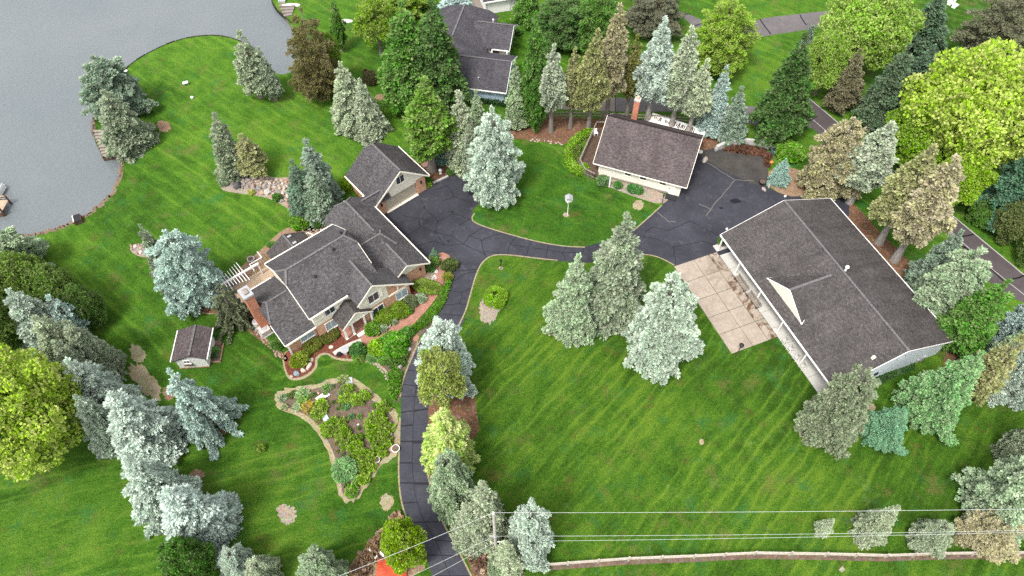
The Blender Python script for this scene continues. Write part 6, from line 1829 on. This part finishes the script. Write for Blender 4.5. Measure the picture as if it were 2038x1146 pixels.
for k in range(8):
    pt('plank', lambda bm: beam(bm, (-3.4, -1.1 + k * .28, .75), (.9, -.75 + k * .28, .75), .25, .06), M_['wood_tan'], dck)
for x, y in ((.9, 1.3), (.95, -.8), (-1.6, 1.2), (-1.5, -.9)):
    pt('post', lambda bm: box(bm, (x, y, -1.0), (.2, .2, 2.6)), M_['wood_dark'], dck)
pt('railing', lambda bm: (beam(bm, (-3.4, 1.25, 1.5), (1.0, 1.35, 1.5), .12, .08), beam(bm, (-3.4, 1.25, 1.1), (1.0, 1.35, 1.1), .06, .06)), M_['wood_tan'], dck)
pt('side_board', lambda bm: beam(bm, (-3.4, -1.3, .35), (.9, -.95, .35), .08, .7), M_['wood_dark'], dck)
pl_ = simple('pontoon_boat', 'corner of a pale covered boat behind the dock at the left edge', 'boat', -6, 385, 0, None, LAKE_Z)
pt('hull', lambda bm: (box(bm, (0, 0, .1), (1.9, 2.2, .55))), M_['white'], pl_)
pt('canopy', lambda bm: profile(bm, [(-1.0, .65), (1.0, .65), (.2, 1.3), (-.6, 1.3)], -1.0, 1.0), M_['grey'], pl_)
pt('rail', lambda bm: (beam(bm, (.9, -1, 1.0), (.9, 1, 1.0), .05, .05)), M_['white'], pl_)
bench = simple('garden_table', 'small white table on the grassy point', 'table', 371, 169, .4)
pt('table_top', lambda bm: box(bm, (0, 0, .45), (.8, .55, .06)), M_['white'], bench)
for x in (-.32, .32):
    for y in (-.2, .2): pt('leg', lambda bm: box(bm, (x, y, 0), (.06, .06, .45)), M_['grey'], bench)
tag(pt('bucket', lambda bm: (cyl(bm, (0, 0, 0), (0, 0, .3), .16, .22, 12)), M_['white'], None), 'small white bucket lying below the white table', 'bucket').location = G(383, 196)
tag(pt('bucket', lambda bm: cyl(bm, (0, 0, 0), (0, 0, .35), .2, .26, 12), M_['white'], None), 'white bucket on the lake bank at the round spruce', 'bucket').location = G(252, 144)
stp = thing('shore_steps', 'pale stone steps on the far bank at the top', 'steps', G(572, 26))
so_ = Vector(stp.location)
for k in range(4):
    a = G(556 + k * 3, 14 + k * 6) - so_; b = G(588 - k * 2, 14 + k * 5) - so_
    pt('step', lambda bm: beam(bm, (a.x, a.y, .25 - .05 * k), (b.x, b.y, .25 - .05 * k), .6, .2), M_['path_tan'], stp)
cb = simple('canoe', 'upturned white canoe lying above the steps at the top', 'canoe', 577, 12, .1)
pt('hull', lambda bm: (bmesh.ops.create_uvsphere(bm, u_segments=14, v_segments=8, radius=1, matrix=Matrix.Translation((0, 0, .05)) @ Matrix.Diagonal((1.9, .42, .42, 1)))), M_['white'], cb)
pt('keel', lambda bm: box(bm, (0, 0, .44), (2.8, .06, .05)), M_['wood_tan'], cb)
wr = simple('flower_bed', 'white gravel heap on the neighbour lawn at the top', 'gravel heap', 688, 42)
pt('heap', lambda bm: bmesh.ops.create_uvsphere(bm, u_segments=12, v_segments=7, radius=1, matrix=Matrix.Diagonal((1.3, .6, .22, 1))), M_['walk'], wr)
gt = simple('lawn_grate', 'grey cover on the far bank at the top edge', 'cover', 562, 3)
pt('plate', lambda bm: box(bm, (0, 0, 0), (1.2, .9, .35)), M_['grey'], gt)
pt('slat', lambda bm: [box(bm, (-.45 + .3 * k, 0, .35), (.12, .86, .05)) for k in range(4)], M_['walk'], gt)
# white chairs far right
for k, (x, y) in enumerate(((1890, 8), (1899, 14))):
    t = simple('patio_chair', ('white lawn chair on the upper right lawn, left of two', 'white lawn chair on the upper right lawn, right of two')[k], 'chair', x, y, .7, 'white chairs on the upper lawn')
    pt('seat', lambda bm: box(bm, (0, 0, .38), (.9, .8, .12)), M_['white'], t)
    pt('backrest', lambda bm: box(bm, (0, .42, .4), (.9, .12, .7)), M_['white'], t)
    for sx in (-.38, .38): pt('leg', lambda bm: box(bm, (sx, 0, 0), (.1, .7, .4)), M_['white'], t)
# white wood pile behind the cottage -----------------------------------------
wl = thing('wood_pile', 'white covered wood pile with rows of brown logs behind the cottage', 'wood pile', G(1346, 258), math.atan2((G(1402, 278) - G(1292, 242)).y, (G(1402, 278) - G(1292, 242)).x))
Lw = (G(1402, 268) - G(1292, 240)).length
pt('white_tarp', lambda bm: (box(bm, (0, -.4, .0), (Lw, 2.6, .9))), M_['white'], wl)
pt('tarp_flap', lambda bm: box(bm, (-Lw / 2 + .6, -.3, .9), (1.1, 2.2, .05)), M_['trim'], wl)
wlr = random.Random(4)
for i in range(26):
    x = -Lw * .42 + i * Lw * .029
    if i in (5, 6, 10, 11): continue
    L = wlr.uniform(.35, 1.2) * (1.0 if i > 8 else .7)
    pt('log', lambda bm: beam(bm, (x, -.1 - L / 2, .93), (x + wlr.uniform(-.1, .1), -.1 + L / 2, .93), .13, .12), M_['wood_dark'], wl)
pt('pipe', lambda bm: beam(bm, (Lw * .36, -1.1, .95), (Lw * .48, -1.15, .95), .14, .12), M_['black'], wl)
# curved block wall with mulch heap -----------------------------------------
cw = thing('stone_wall', 'curved grey block wall around the mulch heap by the cottage court', 'wall', G(1485, 292))
cwp = smooth_poly(W([(1423, 300), (1436, 293), (1455, 287), (1475, 284.5), (1497, 286), (1517, 291), (1534, 298)]), 2, False)
c0 = Vector(cw.location)
tot = sum((b - a).length for a, b in zip(cwp, cwp[1:]))
def at_len(pl, s):
    for a, b in zip(pl, pl[1:]):
        L = (b - a).length
        if s <= L: return a.lerp(b, s / L), (b - a).normalized()
        s -= L
    return pl[-1], (pl[-1] - pl[-2]).normalized()
nblk = 14
for row in range(2):
    for k in range(nblk):
        p, d = at_len(cwp, tot * (k + .5 + .25 * row) / (nblk + .5))
        q = p - c0
        pt('block', lambda bm: beam(bm, q + Vector((0, 0, .2 + .42 * row)) - d * tot / nblk * .47, q + Vector((0, 0, .2 + .42 * row)) + d * tot / nblk * .47, .45, .38), M_['walk'] if (k + row) % 4 else M_['grey'], cw)
mh = leaf_bed('mulch_heap', [(1440, 300), (1460, 292), (1490, 292), (1520, 300), (1535, 310), (1530, 335), (1522, 330), (1520, 312), (1480, 306)], 900, .3, (.085, .042, .028), .2, 70, 3)
tag(mh, kind='stuff')
wb = simple('barrel', 'blue black barrel at the right end of the curved wall', 'barrel', 1538, 306)
pt('barrel_side', lambda bm: cyl(bm, (0, 0, 0), (0, 0, .85), .42, .42, 14), plain('blue_plastic', (.06, .10, .14), .5), wb)
pt('lid', lambda bm: cyl(bm, (0, 0, .85), (0, 0, .9), .36, .36, 14), M_['black'], wb)
wb2 = simple('pot', 'dark round pot on the edge of the stained pavement', 'pot', 1516, 366)
pt('pot_side', lambda bm: cyl(bm, (0, 0, 0), (0, 0, .5), .36, .5, 14), M_['black'], wb2)
pt('soil', lambda bm: cyl(bm, (0, 0, .48), (0, 0, .53), .4, .4, 14), M_['soil'], wb2)
cn_ = simple('bucket', 'orange bucket among the mulch by the old pavement', 'bucket', 1534, 326)
pt('bucket_side', lambda bm: cyl(bm, (0, 0, 0), (0, 0, .42), .2, .26, 12), plain('orange_plastic', (.6, .22, .05), .5), cn_)
pt('handle', lambda bm: beam(bm, (-.26, 0, .45), (.26, 0, .45), .03, .03), M_['grey'], cn_)
tag(pt('concrete_heap', lambda bm: (box(bm, (0, 0, 0), (1.8, 1.2, .3), .3), box(bm, (.5, .3, .3), (.9, .7, .2), .8)), M_['grey'], None), 'grey slab stack right of the curved wall', 'slab stack').location = G(1544, 292)
# front bed and garden odds and ends -----------------------------------------
def pot(px, py, r, h, mat, label):
    t = simple('flower_pot', label, 'flower pot', px, py)
    pt('pot_side', lambda bm: cyl(bm, (0, 0, 0), (0, 0, h), r * .75, r, 14), mat, t)
    pt('soil', lambda bm: cyl(bm, (0, 0, h - .03), (0, 0, h + .02), r * .85, r * .85, 14), M_['soil'], t)
pot(685, 774, .5, .45, M_['black'], 'black pot near the top of the garden bed')
pot(788, 895, .45, .4, M_['white'], 'white ring planter at the garden rim beside the drive')
pot(750, 917, .38, .35, M_['white'], 'small white pot among the lower lime plants')
pot(727, 670, .7, .3, M_['black'], 'black doormat tub by the porch step') if False else None
pot(709, 695, .25, .4, M_['white'], 'white pot at the end of the stone path')
pot(741, 668, .25, .4, M_['white'], 'white pot at the corner of the porch')
pot(773, 650, .3, .3, M_['white'], 'small white planter beside the red mulch strip')
pot(801, 601, 0.3, .3, M_['white'], 'white pot between the glossy and grey green shrubs') if False else None
def boards(px, py, n, L, w, rz, mat, label, name='board_stack'):
    t = simple(name, label, 'boards', px, py, rz)
    for k in range(n): pt('board', lambda bm: box(bm, (k * .04, k * (w + .03), .05), (L, w, .07)), mat, t)
boards(644, 792, 2, 1.5, .32, R(40), M_['white'], 'two white boards lying in the garden bed')
boards(636, 803, 2, .9, .3, R(40), M_['black'], 'dark board below the two white boards')
boards(716, 930, 3, 1.5, .26, R(35), M_['walk'], 'pale slatted bench top among the lower lime plants')
tag(pt('grey_slab', lambda bm: box(bm, (0, 0, 0), (.9, 1.1, .14), .2), plain('slate_slab', (.33, .36, .38), .8), None), 'grey paving slab at the top of the garden bed', 'slab').location = G(694, 761)
tag(pt('blue_slab', lambda bm: box(bm, (0, 0, 0), (.6, .95, .16), .6), plain('blue_slab_stone', (.38, .48, .55), .8), None), 'pale blue slab in the middle of the garden bed', 'slab').location = G(648, 832)
# chairs and benches along the outbuilding walkway
def on_walk(x, y): return Matrix.Translation(BO) @ Matrix.Rotation(BYAW, 4, 'Z') @ Vector((x, y, 0))
for k, xx in enumerate((4.4, 5.6, 6.8, 8.0)):
    lab = ('white chair on the walkway nearest the grey olive spruce', 'second white chair on the walkway from the grey olive spruce', 'third white chair on the walkway from the grey olive spruce', 'white chair on the walkway farthest from the grey olive spruce')[k]
    t = thing('patio_chair', lab, 'chair', on_walk(xx, -.05), BYAW, 'white chairs on the outbuilding walkway')
    pt('seat', lambda bm: box(bm, (0, 0, .47), (.46, .44, .05)), M_['walk'], t)
    pt('backrest', lambda bm: [box(bm, (-.2 + .13 * q, -.26, .5), (.05, .05, .5)) for q in range(4)] + [box(bm, (0, -.26, 1.0), (.5, .06, .06))], M_['walk'], t)
    for sx in (-.27, .27):
        pt('armrest', lambda bm: box(bm, (sx, 0, .72), (.06, .5, .04)), M_['walk'], t)
        for sy_ in (-.24, .24): pt('leg', lambda bm: box(bm, (sx, sy_, .06), (.06, .06, .68)), M_['white'], t)
for k, xx in enumerate((14.2, 16.9)):
    t = thing('bench', ('long grey bench on the walkway below the dormer', 'long grey bench on the walkway above the dormer')[k], 'bench', on_walk(xx, .2), BYAW, 'grey benches on the walkway')
    pt('seat', lambda bm: [box(bm, (0, -.16 + q * .16, .5), (2.3, .13, .05)) for q in range(3)], M_['wood_grey'], t)
    for sx in (-1, 1): pt('leg', lambda bm: box(bm, (sx, 0, .06), (.1, .45, .45)), M_['black'], t)
    pt('backrest', lambda bm: box(bm, (0, -.34, .55), (2.3, .06, .4)), M_['wood_grey'], t)
tag(pt('planter_ring', lambda bm: [box(bm, (.55 * math.cos(k * .628), .55 * math.sin(k * .628), 0), (.34, .16, .18), k * .628 + 1.57) for k in range(10)], M_['chips'], None), 'ring of edging stones at the far outbuilding corner', 'planter').location = G(1437, 484)
sgn = simple('snowman_sign', 'thin white stake light at the far corner of the outbuilding', 'stake light', 1440, 472)
pt('stake', lambda bm: cyl(bm, (0, 0, 0), (0, 0, 1.6), .03, .03, 6), M_['white'], sgn)
pt('globe', lambda bm: bmesh.ops.create_uvsphere(bm, u_segments=10, v_segments=6, radius=.16, matrix=Matrix.Translation((0, 0, 1.7))), M_['white'], sgn)
# ornaments by the garage court
orn = simple('white_ornament', 'white round ornament in the bed behind the garage court', 'ornament', 877, 345)
pt('base', lambda bm: cyl(bm, (0, 0, 0), (0, 0, .4), .22, .16, 10), M_['white'], orn)
pt('ball', lambda bm: bmesh.ops.create_uvsphere(bm, u_segments=12, v_segments=8, radius=.26, matrix=Matrix.Translation((0, 0, .6))), M_['white'], orn)
tag(pt('brick_block', lambda bm: box(bm, (0, 0, 0), (1.1, .8, .4), .5), M_['brickwalk'], None), 'tan block behind the garage corner', 'block').location = G(848, 331)
kb = thing('stone_kerb', 'pale kerb along the bed behind the garage court', 'kerb', G(880, 357))
for k in range(5):
    a = G(862 + k * 6.0, 365 - k * 2.8) - Vector(kb.location); b = G(862 + k * 6.0 + 5.6, 365 - k * 2.8 - 2.6) - Vector(kb.location)
    pt('kerb_stone', lambda bm: beam(bm, (a.x, a.y, .1), (b.x, b.y, .1), .3, .2), M_['walk'], kb)
tag(pt('white_rock_lamp', lambda bm: (cyl(bm, (0, 0, 0), (0, 0, .5), .25, .3, 10), bmesh.ops.create_uvsphere(bm, u_segments=10, v_segments=6, radius=.3, matrix=Matrix.Translation((0, 0, .65)))), M_['white'], None), 'white globe ornament at the foot of the large silver spruce', 'ornament').location = G(953, 380)
tag(pt('barrel', lambda bm: (cyl(bm, (0, 0, 0), (0, 0, .7), .32, .32, 12)), M_['black'], None), 'dark barrel left of the white globe ornament', 'barrel').location = G(943, 374)
tag(pt('kiln_pot', lambda bm: (cyl(bm, (0, 0, 0), (0, 0, .7), .5, .6, 12), cyl(bm, (0, 0, .7), (0, 0, .95), .6, .3, 12)), M_['brick_red'], None), 'rusty red pot behind the house near the blue green spruces', 'pot').location = G(645, 438)
# bottom brush pile: planks, white sticks, red tarp
bpile = simple('plank_pile', 'brown planks stacked by the vivid yellow green bush', 'planks', 762, 1086)
for a, b, w in (((-.8, .9, .25), (1.1, 1.0, .35), .9), ((-.2, -1.2, .2), (.3, .5, .3), .5), ((-.6, -.9, .35), (-.2, .4, .35), .3), ((.3, -1.6, .2), (.6, .2, .25), .35)):
    pt('plank', lambda bm: beam(bm, a, b, w, .07), M_['wood_dark'] if w < .9 else M_['wood_grey'], bpile)
wp = simple('scrap_heap', 'white scrap pieces lying on the brush at the bottom', 'scrap', 758, 1106)
for k in range(7):
    pt('scrap', lambda bm: box(bm, (sr_.uniform(-1, 1), sr_.uniform(-.8, .8), .3 + .05 * k), (sr_.uniform(.3, .8), .18, .1), sr_.uniform(0, 3)), M_['white'], wp)
tp = simple('red_tarp', 'orange red tarp at the bottom edge under the brush pile', 'tarp', 780, 1143)
def tarp(bm):
    n = 9
    g_ = [[bm.verts.new(((i / n - .5) * 2.9, (j / n - .5) * 2.8, .25 + .12 * math.sin(i * 1.3) * math.cos(j * 1.1) + .35 * math.exp(-((i - 4) ** 2 + (j - 5) ** 2) / 8))) for j in range(n + 1)] for i in range(n + 1)]
    for i in range(n):
        for j in range(n): bm.faces.new((g_[i][j], g_[i + 1][j], g_[i + 1][j + 1], g_[i][j + 1]))
    ext = bmesh.ops.extrude_face_region(bm, geom=bm.faces[:])
    for v in [e for e in ext['geom'] if isinstance(e, bmesh.types.BMVert)]: v.co.z -= .03
tpo = pt('sheet', tarp, plain('red_tarp_cloth', (.40, .06, .025), .6, .35, 1.5), tp)
tst = simple('tree_stump', 'cut tree stump at the bottom edge beside the drive', 'stump', 959, 1139)
pt('wood', lambda bm: cyl(bm, (0, 0, 0), (0, 0, .35), .38, .33, 12), M_['bark'], tst)
pt('cut_face', lambda bm: cyl(bm, (0, 0, .35), (0, 0, .37), .31, .31, 12), M_['wood_tan'], tst)
for o in tst.children: o.color = (*BARK['grey'], 1)
sap = simple('sapling_stake', 'bare sapling with a dark stake on the lower left lawn', 'sapling', 518, 895)
pt('stake', lambda bm: beam(bm, (0, 0, 0), (-.3, .1, 1.4), .06, .06), M_['wood_dark'], sap)
sl2 = mesh_obj('leaves', PR['hosta']['crown'], None, sap); sl2.location = (.3, 0, .3); sl2.scale = (.7, .7, 1); sl2.color = (*C['yg'], 1)
wl2 = simple('white_chair', 'white chair on the cottage deck', 'chair', 1185, 268, .3, None, .55)
pt('seat', lambda bm: box(bm, (0, 0, .4), (.55, .55, .06)), M_['white'], wl2)
pt('backrest', lambda bm: box(bm, (0, .27, .4), (.55, .07, .55)), M_['white'], wl2)
for sx in (-.23, .23): pt('leg', lambda bm: box(bm, (sx, 0, 0), (.06, .5, .42)), M_['white'], wl2)
if BADH: print('HEIGHTS', BADH)
